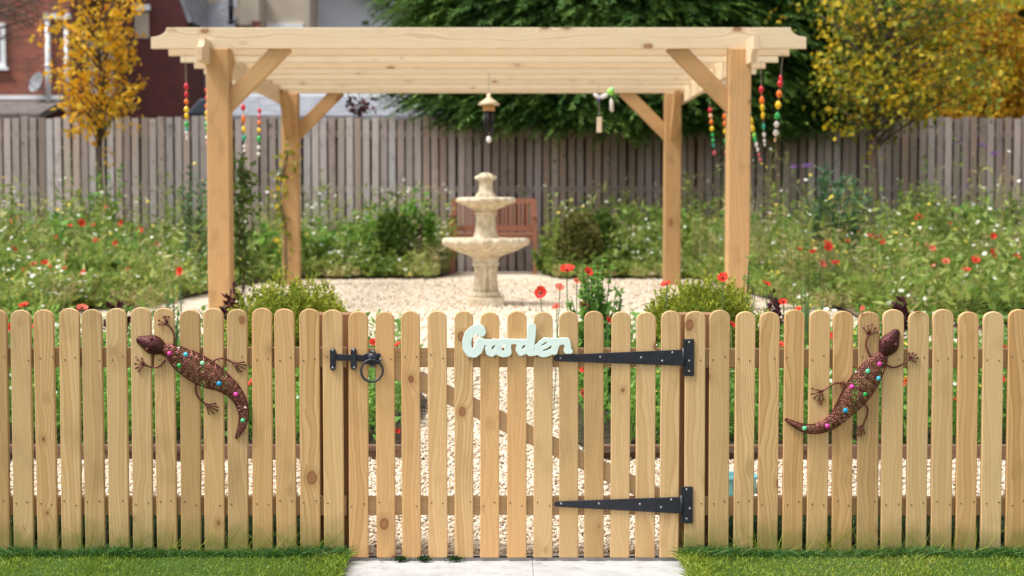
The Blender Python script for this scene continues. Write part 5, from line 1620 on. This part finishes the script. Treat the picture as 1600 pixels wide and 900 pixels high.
# climbers
def climber(name, pts, Y, mat, label, n, lsize, seed, spread):
    rng = np.random.default_rng(seed)
    pl = [P(x, y, Y) for x, y in pts]
    root = empty(name, (pl[0].x, Y, float(terr(Y))), label, "climbing plant")
    b = MB(); pl2 = [Vector((pl[0].x, Y, float(terr(Y)) - 0.02))] + pl
    for k in range(3):
        b.tube([p + Vector((rng.normal(0, .02), rng.normal(0, .02), 0)) for p in pl2], 0.006, 5)
    b.build('stem', M['twig'], root)
    t = rng.uniform(0, len(pl) - 1.001, n); i = t.astype(int); f = (t - i)[:, None]
    A_ = np.array([tuple(p) for p in pl])
    # leaves gather in tufts along the stem
    c = A_[i] * (1 - f) + A_[i + 1] * f + rng.normal(0, spread, (n, 3))
    l = lsize * rng.uniform(0.6, 1.3, n)
    V, Fq = leaves(c, rdirs(n, rng) - np.array([0, 0, 0.3]), rdirs(n, rng), l, l * 0.6, 0.2)
    np_mesh('foliage', V, Fq, M[mat], root)
climber('climbing_rose', [(378, 460), (384, 400), (372, 350), (385, 300), (376, 250)], PY0 + 0.22, 'dome', "dark green climber up the right side of the front left post", 420, 0.065, 71, 0.055)
climber('climbing_rose', [(338, 450), (330, 400), (334, 350), (330, 300)], PY0 + 0.16, 'glaucous', "sparse climber up the left side of the front left post", 150, 0.055, 72, 0.05)
climber('climbing_vine', [(446, 420), (442, 350), (436, 300), (446, 262), (455, 235)], PY0 + DEPTH - 0.12, 'amber_green', "yellowing climber on the back left post", 120, 0.075, 73, 0.06)
climber('climbing_vine', [(560, 176), (552, 168), (566, 160), (574, 168)], FY + 0.3, 'maroon_leaf', "dark red creeper spilling over the back fence near the back left brace", 60, 0.1, 74, 0.07)


# ------------------------------------------------------------------ wildflower beds
def canopy(Y, seed=0, x=0):
    return np.interp(Y, [5.5, 6.6, 8, 10, 12, 15], [0.20, 0.22, 0.30, 0.42, 0.52, 0.62]) * (1 + 0.22 * np.sin(x * 2.3 + seed) + 0.15 * np.sin(x * 5.1 + Y * 1.7))


def meadow(name, xs, ys, hs_, label, rng, leaf_n=13, lsize=0.055, mat='meadow', flowers=(0.5, 0.12), flabel=None, wfac=0.28):
    n = len(xs)
    z0 = terr(ys) + 0.02
    base = np.stack([xs, ys, z0], 1)
    lean = rng.normal(0, 0.16, (n, 3)); lean[:, 2] = 0
    top = base + np.stack([np.zeros(n), np.zeros(n), hs_], 1) + lean * hs_[:, None]
    parts = [blades(base, top, np.full(n, 0.007), rng.normal(0, 0.015, (n, 3)))]
    for k in range(leaf_n):
        f = rng.uniform(0.08, 1.0, n)
        p = base + (top - base) * f[:, None]
        d = rdirs(n, rng); d[:, 2] = np.abs(d[:, 2]) * 0.8 + 0.05
        l = lsize * rng.uniform(0.5, 1.5, n)
        parts.append(leaves(p + rng.normal(0, 0.012, (n, 3)), d, rdirs(n, rng) + np.array([0, 0, .8]), l, l * wfac * rng.uniform(0.6, 1.6, n), 0.2))
    V, Fq = merge(parts)
    tag(np_mesh(name, V, Fq, M[mat], kind='stuff'), label, "wildflowers")
    # small daisies and yellow flowers
    for j, (m, fr) in enumerate((('white_flower', flowers[0]), ('yellow_flower', flowers[1]))):
        s = rng.random(n) < fr * 1.7 * np.clip(np.sin(xs * 3.3 + ys * 2.1 + 1.7 * j) + 0.15, 0.05, 1)
        if s.sum() < 3: continue
        c = top[s]; k = len(c)
        pr = []
        a0 = rng.uniform(0, 2 * pi, k)
        nrm = unit(np.stack([rng.normal(0, .45, k), rng.normal(-0.5, .4, k), np.ones(k)], 1))
        u = unit(np.cross(nrm, rdirs(k, rng))); v = np.cross(nrm, u)
        r = rng.uniform(0.008, 0.022, k)
        for q in range(5):
            t = a0 + 2 * pi * q / 5
            d = u * np.cos(t)[:, None] + v * np.sin(t)[:, None]
            pr.append(leaves(c, d, nrm, r * 1.25, r * 0.95, 0.05))
        V, Fq = merge(pr)
        tag(np_mesh(('white' if j == 0 else 'yellow') + '_wildflowers', V, Fq, M[m], kind='stuff'), (flabel or label).replace('foliage', ('small white' if j == 0 else 'small yellow') + ' flowers'), "wildflowers")


def scatter(n, x0f, x1f, y0, y1, rng, pw=1.0):
    y = y0 + (y1 - y0) * rng.uniform(0, 1, n) ** pw
    a, b = x0f(y), x1f(y)
    return a + (b - a) * rng.uniform(0, 1, n), y


def bed(xs, ys, hs_, where, flowers, seed):
    """three kinds of growth in drifts: fresh leafy plants, yellow green grasses and pale straw stems"""
    sc_ = np.sin(xs * 2.1 + seed) + np.sin(ys * 2.6 + xs * 1.3 + seed * 2) + r_.normal(0, 0.7, len(xs))
    for lo, hi, mat, ln, sz, wf, hm, nm, fl_ in ((-9, -0.45, 'meadow_green', 17, 0.075, 0.42, 0.92, 'leafy', flowers), (-0.45, 0.95, 'meadow', 15, 0.10, 0.15, 1.0, 'grassy', (flowers[0] * 1.3, flowers[1])),
                                            (0.95, 9, 'straw', 11, 0.075, 0.13, 1.12, 'straw-coloured', (flowers[0] * 0.5, flowers[1] * 1.4))):
        k = (sc_ >= lo) & (sc_ < hi)
        meadow('wildflower_foliage', xs[k], ys[k], hs_[k] * hm, f"{nm} wildflower foliage {where}", r_, ln, sz, mat, fl_, wfac=wf)


r_ = np.random.default_rng(99)


def hvar(n):           # most plants near the canopy, a few wispy ones well above it
    h = r_.uniform(0.35, 1.1, n); k = r_.random(n) < 0.16
    return np.where(k, r_.uniform(1.2, 2.3, n), h)


x, y = scatter(3400, lambda y: -(y + 5.34) * 0.36 - 0.2, lambda y: left_edge(y) - r_.uniform(0, 0.15, len(y)), 5.6, 15.0, r_, 0.95)
k = y > np.where(x < -3.45, 5.6, 7.0) + 0.25 * np.sin(x * 2.7) + 0.18 * np.sin(x * 6.1 + 1); x, y = x[k], y[k]
bed(x, y, canopy(y, 1, x) * hvar(len(x)), "of the meadow bed left of the pergola", (0.30, 0.12), 1)
x, y = scatter(900, lambda y: -(y + 5.34) * 0.36 - 0.2, lambda y: left_edge(y) + r_.uniform(-0.3, 0.14, len(y)), 6.6, 7.6, r_)
x2 = left_edge(np.linspace(7, 14, 500)) + r_.uniform(-0.25, 0.12, 500)
meadow('wildflower_foliage', np.concatenate([x, x2]), np.concatenate([y, np.linspace(7, 14, 500)]), r_.uniform(0.04, 0.26, 1400), "low wildflower foliage spilling over the edge of the left meadow bed", r_, 10, 0.065, flowers=(0.15, 0.08))
x, y = scatter(3700, right_edge, lambda y: (y + 5.34) * 0.36 + 0.2, 5.5, 15.0, r_, 0.95)
k = y > np.where(x > 2.62, 5.5, 6.9) + 0.25 * np.sin(x * 2.4 + 1) + 0.18 * np.sin(x * 5.7); x, y = x[k], y[k]
bed(x, y, canopy(y, 2, x) * 1.06 * hvar(len(x)), "of the meadow bed right of the pergola", (0.28, 0.15), 2)
x, y = scatter(900, lambda y: right_edge(y) + r_.uniform(-0.14, 0.3, len(y)), lambda y: (y + 5.34) * 0.36 + 0.2, 6.4, 7.4, r_)
x2 = right_edge(np.linspace(7, 14, 500)) + r_.uniform(-0.12, 0.25, 500)
meadow('wildflower_foliage', np.concatenate([x, x2]), np.concatenate([y, np.linspace(7, 14, 500)]), r_.uniform(0.04, 0.26, 1400), "low wildflower foliage spilling over the edge of the right meadow bed", r_, 10, 0.065, flowers=(0.15, 0.08))
x, y = scatter(1500, lambda y: np.full(len(y), -3.0), lambda y: MIDL[1] - np.maximum(0, 13.4 - y) * 0.3, 12.6, 15.0, r_)
bed(x, y, np.interp(y, [12.6, 13.2, 15], [0.08, 0.4, 0.58]) * hvar(len(x)), "along the back fence left of the bench", (0.6, 0.05), 3)
x, y = scatter(1400, lambda y: MIDR[0] + np.maximum(0, 13.4 - y) * 0.3, lambda y: np.full(len(y), 2.7), 12.6, 15.0, r_)
bed(x, y, np.interp(y, [12.6, 13.2, 15], [0.08, 0.4, 0.58]) * hvar(len(x)), "along the back fence right of the bench", (0.4, 0.08), 3)
# taller clumps standing out of the meadow
def clumps(name_, x0f, x1f, y0, y1, nc, side, seed):
    cx_, cy_ = scatter(nc, x0f, x1f, y0, y1, r_, 0.9)
    mats = ('lush', 'meadow_green', 'meadow', 'straw', 'straw')
    for q, m_ in enumerate(mats):
        k = np.arange(nc) % 5 == q
        m = k.sum() * 22
        sp_ = r_.uniform(0.08, 0.26, k.sum())
        xx = np.repeat(cx_[k], 22) + r_.normal(0, 1, m) * np.repeat(sp_, 22); yy = np.repeat(cy_[k], 22) + r_.normal(0, 1, m) * np.repeat(sp_, 22)
        hh = np.repeat(canopy(cy_[k], seed, cx_[k]) * r_.uniform(0.75, 1.35, k.sum()), 22) * r_.uniform(0.5, 1.05, m)
        meadow('wildflower_clumps', xx, yy, hh, f"{('bright green', 'mid green', 'yellow green', 'feathery straw-coloured', 'straw-coloured')[q]} taller clumps standing in the {side} meadow bed", r_, 22 if q < 4 else 12,
               (0.10, 0.085, 0.13, 0.05, 0.07)[q], m_, (0.05, 0.04), wfac=(0.4, 0.45, 0.14, 0.3, 0.2)[q])


clumps('left', lambda y: -(y + 5.34) * 0.36, lambda y: left_edge(y) - 0.25, 7.2, 14.8, 60, 'left', 1)
clumps('right', lambda y: right_edge(y) + 0.25, lambda y: (y + 5.34) * 0.36, 7.1, 14.8, 70, 'right', 2)
clumps('back left', lambda y: np.full(len(y), -2.9), lambda y: np.full(len(y), MIDL[1] - 0.2), 13.3, 14.9, 18, 'back left', 3)
clumps('back right', lambda y: np.full(len(y), MIDR[0] + 0.2), lambda y: np.full(len(y), 2.6), 13.3, 14.9, 18, 'back right', 4)
# low straggling growth that breaks the edges of the beds
for lo, hi, xa_, xb_, n, lb in ((6.35, 7.3, -4.2, -2.75, 420, "front edge of the left meadow bed"), (6.3, 7.2, 2.2, 3.4, 420, "front edge of the right meadow bed"),
                                (12.35, 13.0, -3.0, -0.9, 520, "front edge of the bed left of the bench"), (12.35, 13.0, 0.5, 2.6, 520, "front edge of the bed right of the bench")):
    x = r_.uniform(xa_, xb_, n); y = lo + (hi - lo) * np.sqrt(r_.uniform(0, 1, n)) + 0.12 * np.sin(x * 7)
    k = r_.random(n) < 0.5
    for q, m_ in ((k, 'straw'), (~k, 'meadow')):
        meadow('straggling_growth', x[q], y[q], r_.uniform(0.03, 0.16, q.sum()), f"low {'straw-coloured' if m_ == 'straw' else 'green'} growth straggling over the {lb}", r_, 8, 0.05, m_, (0.08, 0.05), wfac=0.25)
# front beds just behind the pickets
x, y = scatter(1500, lambda y: np.full(len(y), -3.4), lambda y: np.full(len(y), BED_L) - r_.uniform(0, 0.2, len(y)), EDGE_Y + 0.05, FRONT_BED_END, r_)
meadow('flower_bed_foliage', x, y, r_.uniform(0.12, 0.42, len(x)), "leafy foliage in the front bed behind the left picket fence", r_, 14, 0.045, 'lush', (0.12, 0.10), wfac=0.4)
x, y = scatter(1700, lambda y: np.full(len(y), BED_R) + r_.uniform(0, 0.2, len(y)), lambda y: np.full(len(y), 3.4), EDGE_Y + 0.05, FRONT_BED_END, r_)
meadow('flower_bed_foliage', x, y, r_.uniform(0.12, 0.42, len(x)), "leafy foliage in the front bed behind the right picket fence and gate", r_, 14, 0.045, 'lush', (0.14, 0.16), wfac=0.4)
# tall thin lilac verbena heads against the back fence
VL = ["largest lilac verbena head, uppermost before the fence at far right", "lilac verbena head just right of and below the largest one", "lowest lilac verbena head before the right part of the fence",
      "lilac verbena head above the thistle-like plant", "small lilac verbena head left of the one above the thistle-like plant", "small lilac verbena head left of the largest one"]
for k, (px, py) in enumerate(((1534, 226), (1553, 239), (1512, 290), (1262, 258), (1242, 260), (1500, 221))):
    Y = 13.6 + 0.1 * k
    p = P(px, py, Y)
    root = empty('verbena', (p.x, Y, 0.47), VL[k], "flower", "lilac verbena by the back fence")
    b = MB(); b.tube([(p.x + 0.03, Y, 0.45), (p.x + 0.01, Y, (p.z + 0.47) / 2), p], 0.004, 4); b.build('stem', M['stem'], root)
    n = 26; V, Fq = leaves(np.array(p) + r_.normal(0, 0.025, (n, 3)) * np.array([1, 1, .4]), rdirs(n, r_), rdirs(n, r_), 0.03, 0.02)
    np_mesh('flower_head', V, Fq, M['lilac_flower'], root)

# ------------------------------------------------------------------ poppies
def poppy_mesh(seed, mat):
    rng = np.random.default_rng(seed)
    V, Fq, mi = [], [], []
    for k in range(4):
        a = pi / 2 * k + rng.uniform(-.2, .2); nu, nv = 5, 4
        opn = rng.uniform(0.85, 1.25)
        b0 = len(V)
        for j in range(nv + 1):
            f = j / nv
            for i in range(nu + 1):
                t = (i / nu - 0.5) * 1.9 * (0.35 + 0.65 * f)
                r = f * (1 - 0.12 * (2 * i / nu - 1) ** 2)
                rad = sin(min(f, 1) * opn) * r / max(f, 1e-3) * f if f > 0 else 0
                h = 0.75 * (1 - cos(f * opn)) + 0.06 * sin(i * 2.1 + k * 2 + f * 3)
                V.append((rad * cos(a + t), rad * sin(a + t), h))
        for j in range(nv):
            for i in range(nu):
                q = b0 + j * (nu + 1) + i
                Fq.append((q, q + 1, q + nu + 2, q + nu + 1)); mi.append(0)
    b0 = len(V)
    for j in range(3):
        for i in range(8):
            t = 2 * pi * i / 8; V.append(((0.16, 0.2, 0.1)[j] * cos(t), (0.16, 0.2, 0.1)[j] * sin(t), (0.0, 0.12, 0.24)[j]))
    for j in range(2):
        for i in range(8):
            Fq.append((b0 + j * 8 + i, b0 + j * 8 + (i + 1) % 8, b0 + (j + 1) * 8 + (i + 1) % 8, b0 + (j + 1) * 8 + i)); mi.append(1)
    me = bpy.data.meshes.new('flower_head')
    me.from_pydata(V, [], Fq); me.materials.append(mat); me.materials.append(M['black_core'])
    me.polygons.foreach_set('material_index', mi); me.polygons.foreach_set('use_smooth', [True] * len(Fq)); me.update()
    return me


PM = [poppy_mesh(i, M['poppy']) for i in range(4)]; PO = [poppy_mesh(9 + i, M['poppy_orange']) for i in range(2)]


def poppy(px, py, Y, rpx, orange, label, group):
    p = P(px, py, Y); s = (P(px + 1, py, Y).x - p.x) * rpx * 1.35
    zb = float(terr(Y))
    root = empty('poppy', (p.x, Y, zb), label, "poppy", group)
    if py > 415 and Y > 5: s *= 1.2
    b = MB(); b.tube([(p.x + random.uniform(-.03, .03), Y + 0.02, zb - 0.01), (p.x + random.uniform(-.02, .02), Y + 0.01, (zb + p.z) / 2), p - Vector((0, 0, s * 0.35))], 0.0028, 4)
    b.build('stem', M['stem'], root)
    o = link('flower_head', random.choice(PO if orange else PM), root, p - Vector((0, 0, s * 0.3)) - root.location)
    o.scale = (s, s, s)
    o.rotation_euler = (radians(random.uniform(20, 75)), radians(random.uniform(-25, 25)), random.uniform(-0.8, 0.8))


def bed_depth(py, lo, hi, seed, px):
    best, bd = lo, 1e9
    for Y in np.linspace(lo, hi, 60):
        x = P(px, py, Y).x
        e = abs(P(px, py, Y).z - float(terr(Y)) - float(canopy(Y, seed, x)) - 0.17)
        if e < bd: best, bd = Y, e
    return best


LEFT = [(164, 324, 5), (25, 343, 6.5), (126, 347, 5), (190, 348, 5), (217, 358, 6), (148, 351, 4), (85, 368, 4), (152, 375, 5), (181, 379, 4.5), (22, 387, 4.5), (103, 399, 5), (71, 409, 5), (81, 413, 4), (103, 418, 4.5), (130, 426, 5.5), (52, 411, 5), (41, 419, 4), (62, 427, 4),
        (122, 453, 8), (144, 454, 7.5), (160, 470, 4.5), (245, 380, 4), (282, 422, 5), (110, 352, 3.5), (200, 420, 3.5)]
RIGHT = [(1412, 329, 4), (1437, 338, 6.5), (1328, 361, 4.5), (1343, 363, 5), (1356, 368, 5), (1371, 367, 6.5), (1299, 370, 4.5), (1293, 377, 5), (1294, 385, 6), (1324, 376, 4), (1271, 392, 5), (1284, 410, 5.5), (1306, 409, 6), (1399, 365, 3.5), (1379, 376, 4), (1430, 381, 4.5), (1457, 386, 4.5),
         (1447, 382, 3.5), (1437, 433, 6.5), (1470, 432, 5), (1478, 407, 6), (1458, 414, 3.5), (1525, 404, 6.5), (1551, 395, 7.5), (1588, 400, 6), (1510, 420, 5.5), (1551, 368, 4.5), (1531, 445, 5.5), (1522, 454, 5), (1590, 463, 7), (1500, 470, 5), (1249, 388, 4), (1482, 347, 3.5), (1425, 347, 3.5)]
NEAR = [(886, 420, 10, 0), (919, 423, 7, 0), (845, 455, 8.5, 0), (875, 448, 6, 1), (901, 437, 5, 1), (913, 437, 5, 1), (870, 477, 6, 1), (912, 475, 7, 0), (1042, 442, 7.5, 0), (1130, 432, 8, 0), (1198, 442, 6, 0), (1224, 470, 6, 0), (1247, 483, 5, 0), (128, 479, 9, 1), (38, 475, 7, 0), (1348, 480, 4, 1),
        (584, 533, 6, 0), (621, 538, 6, 0), (393, 597, 7, 0), (1296, 524, 7, 0), (1410, 594, 7, 0), (1448, 598, 5, 0), (1487, 620, 7, 0), (1564, 590, 6, 0), (1219, 537, 6, 0), (910, 612, 6, 1), (912, 575, 5, 0), (950, 498, 5, 0), (53, 509, 6, 0), (16, 510, 6, 0), (621, 672, 4, 0), (1143, 505, 6, 0), (1570, 543, 5, 0)]
ORD = ["first", "second", "third", "fourth", "fifth", "sixth", "seventh", "eighth", "ninth", "tenth", "eleventh", "twelfth"]


def rows_of(lst, cuts, names, where, edge):
    """a label for each flower: which height band of the bed it stands in and its place along that band"""
    out = []
    lo = -1e9
    for c_, nm in zip(cuts + [1e9], names):
        band = sorted([q for q in lst if lo <= q[1] < c_]); lo = c_
        for k, q in enumerate(band):
            sz = "large " if q[2] >= 6.5 else "small " if q[2] <= 4 else ""
            out.append((q, f"{sz}red poppy in the {where}, {ORD[k]} from the {edge} in its {nm} band"))
    return out


for (px, py, r), lb in rows_of(LEFT, [350, 385, 410, 425], ["topmost", "upper", "middle", "lower", "lowest"], "left wildflower bed", "left"):
    poppy(px, py, bed_depth(py, 7.0, 14.5, 1, px), r, random.random() < 0.25, lb, "poppies in the left wildflower bed")
for (px, py, r), lb in rows_of(RIGHT, [364, 377, 395, 415], ["topmost", "upper", "middle", "lower", "lowest"], "right wildflower bed", "left"):
    poppy(px, py, bed_depth(py, 6.9, 14.5, 2, px), r, random.random() < 0.2, lb, "poppies in the right wildflower bed")
NL = ["large red poppy topping the leafy plant behind the gate", "red poppy at the top right of the leafy plant behind the gate", "large lone red poppy over the gravel above the end of the sign",
      "faded orange poppy just left of the leafy plant", "upper left small orange poppy amid the leafy plant", "upper right small orange poppy amid the leafy plant", "orange poppy just above the picket tops left of the leafy plant",
      "red poppy low in the leafy plant just above the picket tops", "red poppy at the foot of the back right pergola post", "large red poppy at the foot of the front right pergola post",
      "red poppy just right of the front right pergola post", "red poppy beside the maroon plant right of the right box bush", "small red poppy just above the picket tops right of the maroon plant",
      "large faded poppy over the fourth picket top at left", "red poppy near the left edge just above the first picket tops", "tiny faded poppy above the pickets over the right gecko",
      "red poppy seen through the gate gap above the ring latch", "red poppy seen through the gate gap right of the ring latch", "red poppy seen through the gap right of the left gecko's tail",
      "red poppy seen through the gap left of the right gecko's raised foot", "red poppy seen through the gap just right of the right gecko's front foot", "small red poppy seen two gaps right of the right gecko's front foot",
      "red poppy seen lower, three gaps right of the right gecko", "red poppy seen through the gap nearest the right edge at mid height", "red poppy seen through the gap left of the right gecko at rail height",
      "faded poppy seen through the gate gap between the two hinges", "red poppy seen just below the upper hinge tip", "small red poppy seen above the upper hinge between pickets",
      "red poppy seen through the second gap from the left, near picket tops", "red poppy seen through the first gap at the left edge", "small red poppy seen low through the gate gap left of the brace",
      "red poppy seen between picket tops just right of the hinge post", "small red poppy seen at rail height near the right edge"]
for (px, py, r, orr), lb in zip(NEAR, NL):
    poppy(px, py, 1.85 if py > 490 else random.uniform(2.2, 3.0), r, orr, lb, "poppies in the front beds")


# ------------------------------------------------------------------ lawn grass
def lawn_grass(name, x0, x1, y0, y1, n, h0, h1, label, mat='grass', ybias=1.0, wid=0.0042, lean=0.5, ztop=None):
    rng = np.random.default_rng(n)
    x = rng.uniform(x0, x1, n); y = y0 + (y1 - y0) * rng.uniform(0, 1, n) ** ybias
    h = rng.uniform(h0, h1, n) * (0.75 + 0.5 * np.sin(x * 9 + 2 * np.sin(x * 3.1)) ** 2)
    base = np.stack([x, y, np.where(y > 0.3, terr(y), 0) - 0.004], 1)
    ln = rng.normal(0, lean, (n, 3)); ln[:, 2] = 0
    top = base + np.stack([np.zeros(n), np.zeros(n), h], 1) + ln * h[:, None]
    V, Fq = blades(base, top, np.full(n, wid) * rng.uniform(0.7, 1.3, n), -ln * h[:, None] * 0.18)
    tag(np_mesh(name, V, Fq, M[mat], kind='stuff'), label, "grass")


for a, c, sd in ((-3.0, -0.60, "left"), (0.615, 3.0, "right")):
    lawn_grass('lawn_grass', a, c, -0.75, -0.03, 24000, 0.008, 0.017, f"short mown green grass of the lawn {sd} of the path")
    lawn_grass('fringe_grass', a, c, -0.075, -0.004, 5200, 0.014, 0.036, f"longer grass fringe along the foot of the {sd} picket fence", 'fringe', 0.6, 0.0045, 1.1)
    lawn_grass('rank_grass', a, c, 0.06, 0.62, 8500, 0.04, 0.10, f"rank grass darkened with painted shade on the soil behind the {sd} picket fence", 'rank_grass', 1.0, 0.004)
lawn_grass('path_edge_grass', -0.66, -0.575, -0.7, -0.02, 1300, 0.010, 0.026, "grass creeping over the left edge of the path", lean=0.9)
lawn_grass('path_edge_grass', 0.59, 0.67, -0.7, -0.02, 1300, 0.010, 0.026, "grass creeping over the right edge of the path", lean=0.9)


# clippings, long stray blades against the pickets
rng = np.random.default_rng(5)
n = 260
x = np.concatenate([rng.uniform(-1.8, -0.62, n // 2), rng.uniform(0.65, 1.9, n // 2)]); base = np.stack([x, rng.uniform(-0.03, -0.008, n), np.full(n, 0.0)], 1)
top = base + np.stack([rng.normal(0, 0.06, n), rng.uniform(-0.02, 0.0, n), rng.uniform(0.03, 0.12, n)], 1)
V, Fq = blades(base, top, np.full(n, 0.0028), rng.normal(0, 0.008, (n, 3)) * np.array([1, 0, 1]))
tag(np_mesh('stray_grass', V, Fq, M['grass'], kind='stuff'), "long stray grass blades leaning on the picket feet", "grass")


def moss(px, py, lb, sd):
    rng = np.random.default_rng(sd); c = np.array(P(px, py, -0.012)); n = 160
    c[2] = -0.024
    p = c + np.stack([rng.normal(0, .012, n), rng.normal(0, .006, n), np.abs(rng.normal(0, .005, n))], 1)
    d = rdirs(n, rng); d[:, 2] = np.abs(d[:, 2])
    V, Fq = leaves(p, d, rdirs(n, rng), 0.012, 0.006)
    tag(np_mesh('moss_tuft', V, Fq, M['rank_grass']), lb, "moss", "moss tufts under the gate")
moss(627, 871, "small green moss tuft under the left end of the gate", 1)
moss(663, 872, "small green moss tuft under the gate between the other two tufts", 2)
moss(711, 873, "largest moss tuft, under the fifth gate picket", 3)


def dead_leaf(px, py, Y, size, lb, sd, zoff=0.02):
    rng = np.random.default_rng(sd); p = P(px, py, Y)
    b = MB(); vs = []
    for j in range(5):
        for i in range(3):
            f = j / 4; wd = sin(pi * min(1, f * 0.92 + 0.06)) * 0.38
            vs.append((p.x + (f - .5) * size, p.y + (i - 1) * wd * size, p.z + 0.1 * size * abs(i - 1) + 0.10 * size * sin(f * 4 + i) ))
    b.add(vs, [(j * 3 + i, j * 3 + i + 1, (j + 1) * 3 + i + 1, (j + 1) * 3 + i) for j in range(4) for i in range(2)])
    tag(b.build('fallen_leaf', DL), lb, "leaf", "fallen leaves")
DL = simple("dry brown leaf", (0.20, 0.07, 0.03), 0.8, 0, 0.3, 40)
dead_leaf(466, 873, -0.06, 0.045, "curled red brown dead leaf on the grass left of the gate", 1)
dead_leaf(593, 872, -0.02, 0.02, "tiny brown dead leaf on the concrete by the gate's left end", 2)
dead_leaf(665, 748, 0.9, 0.03, "brown dead leaf on the gravel behind the third gate gap", 3)
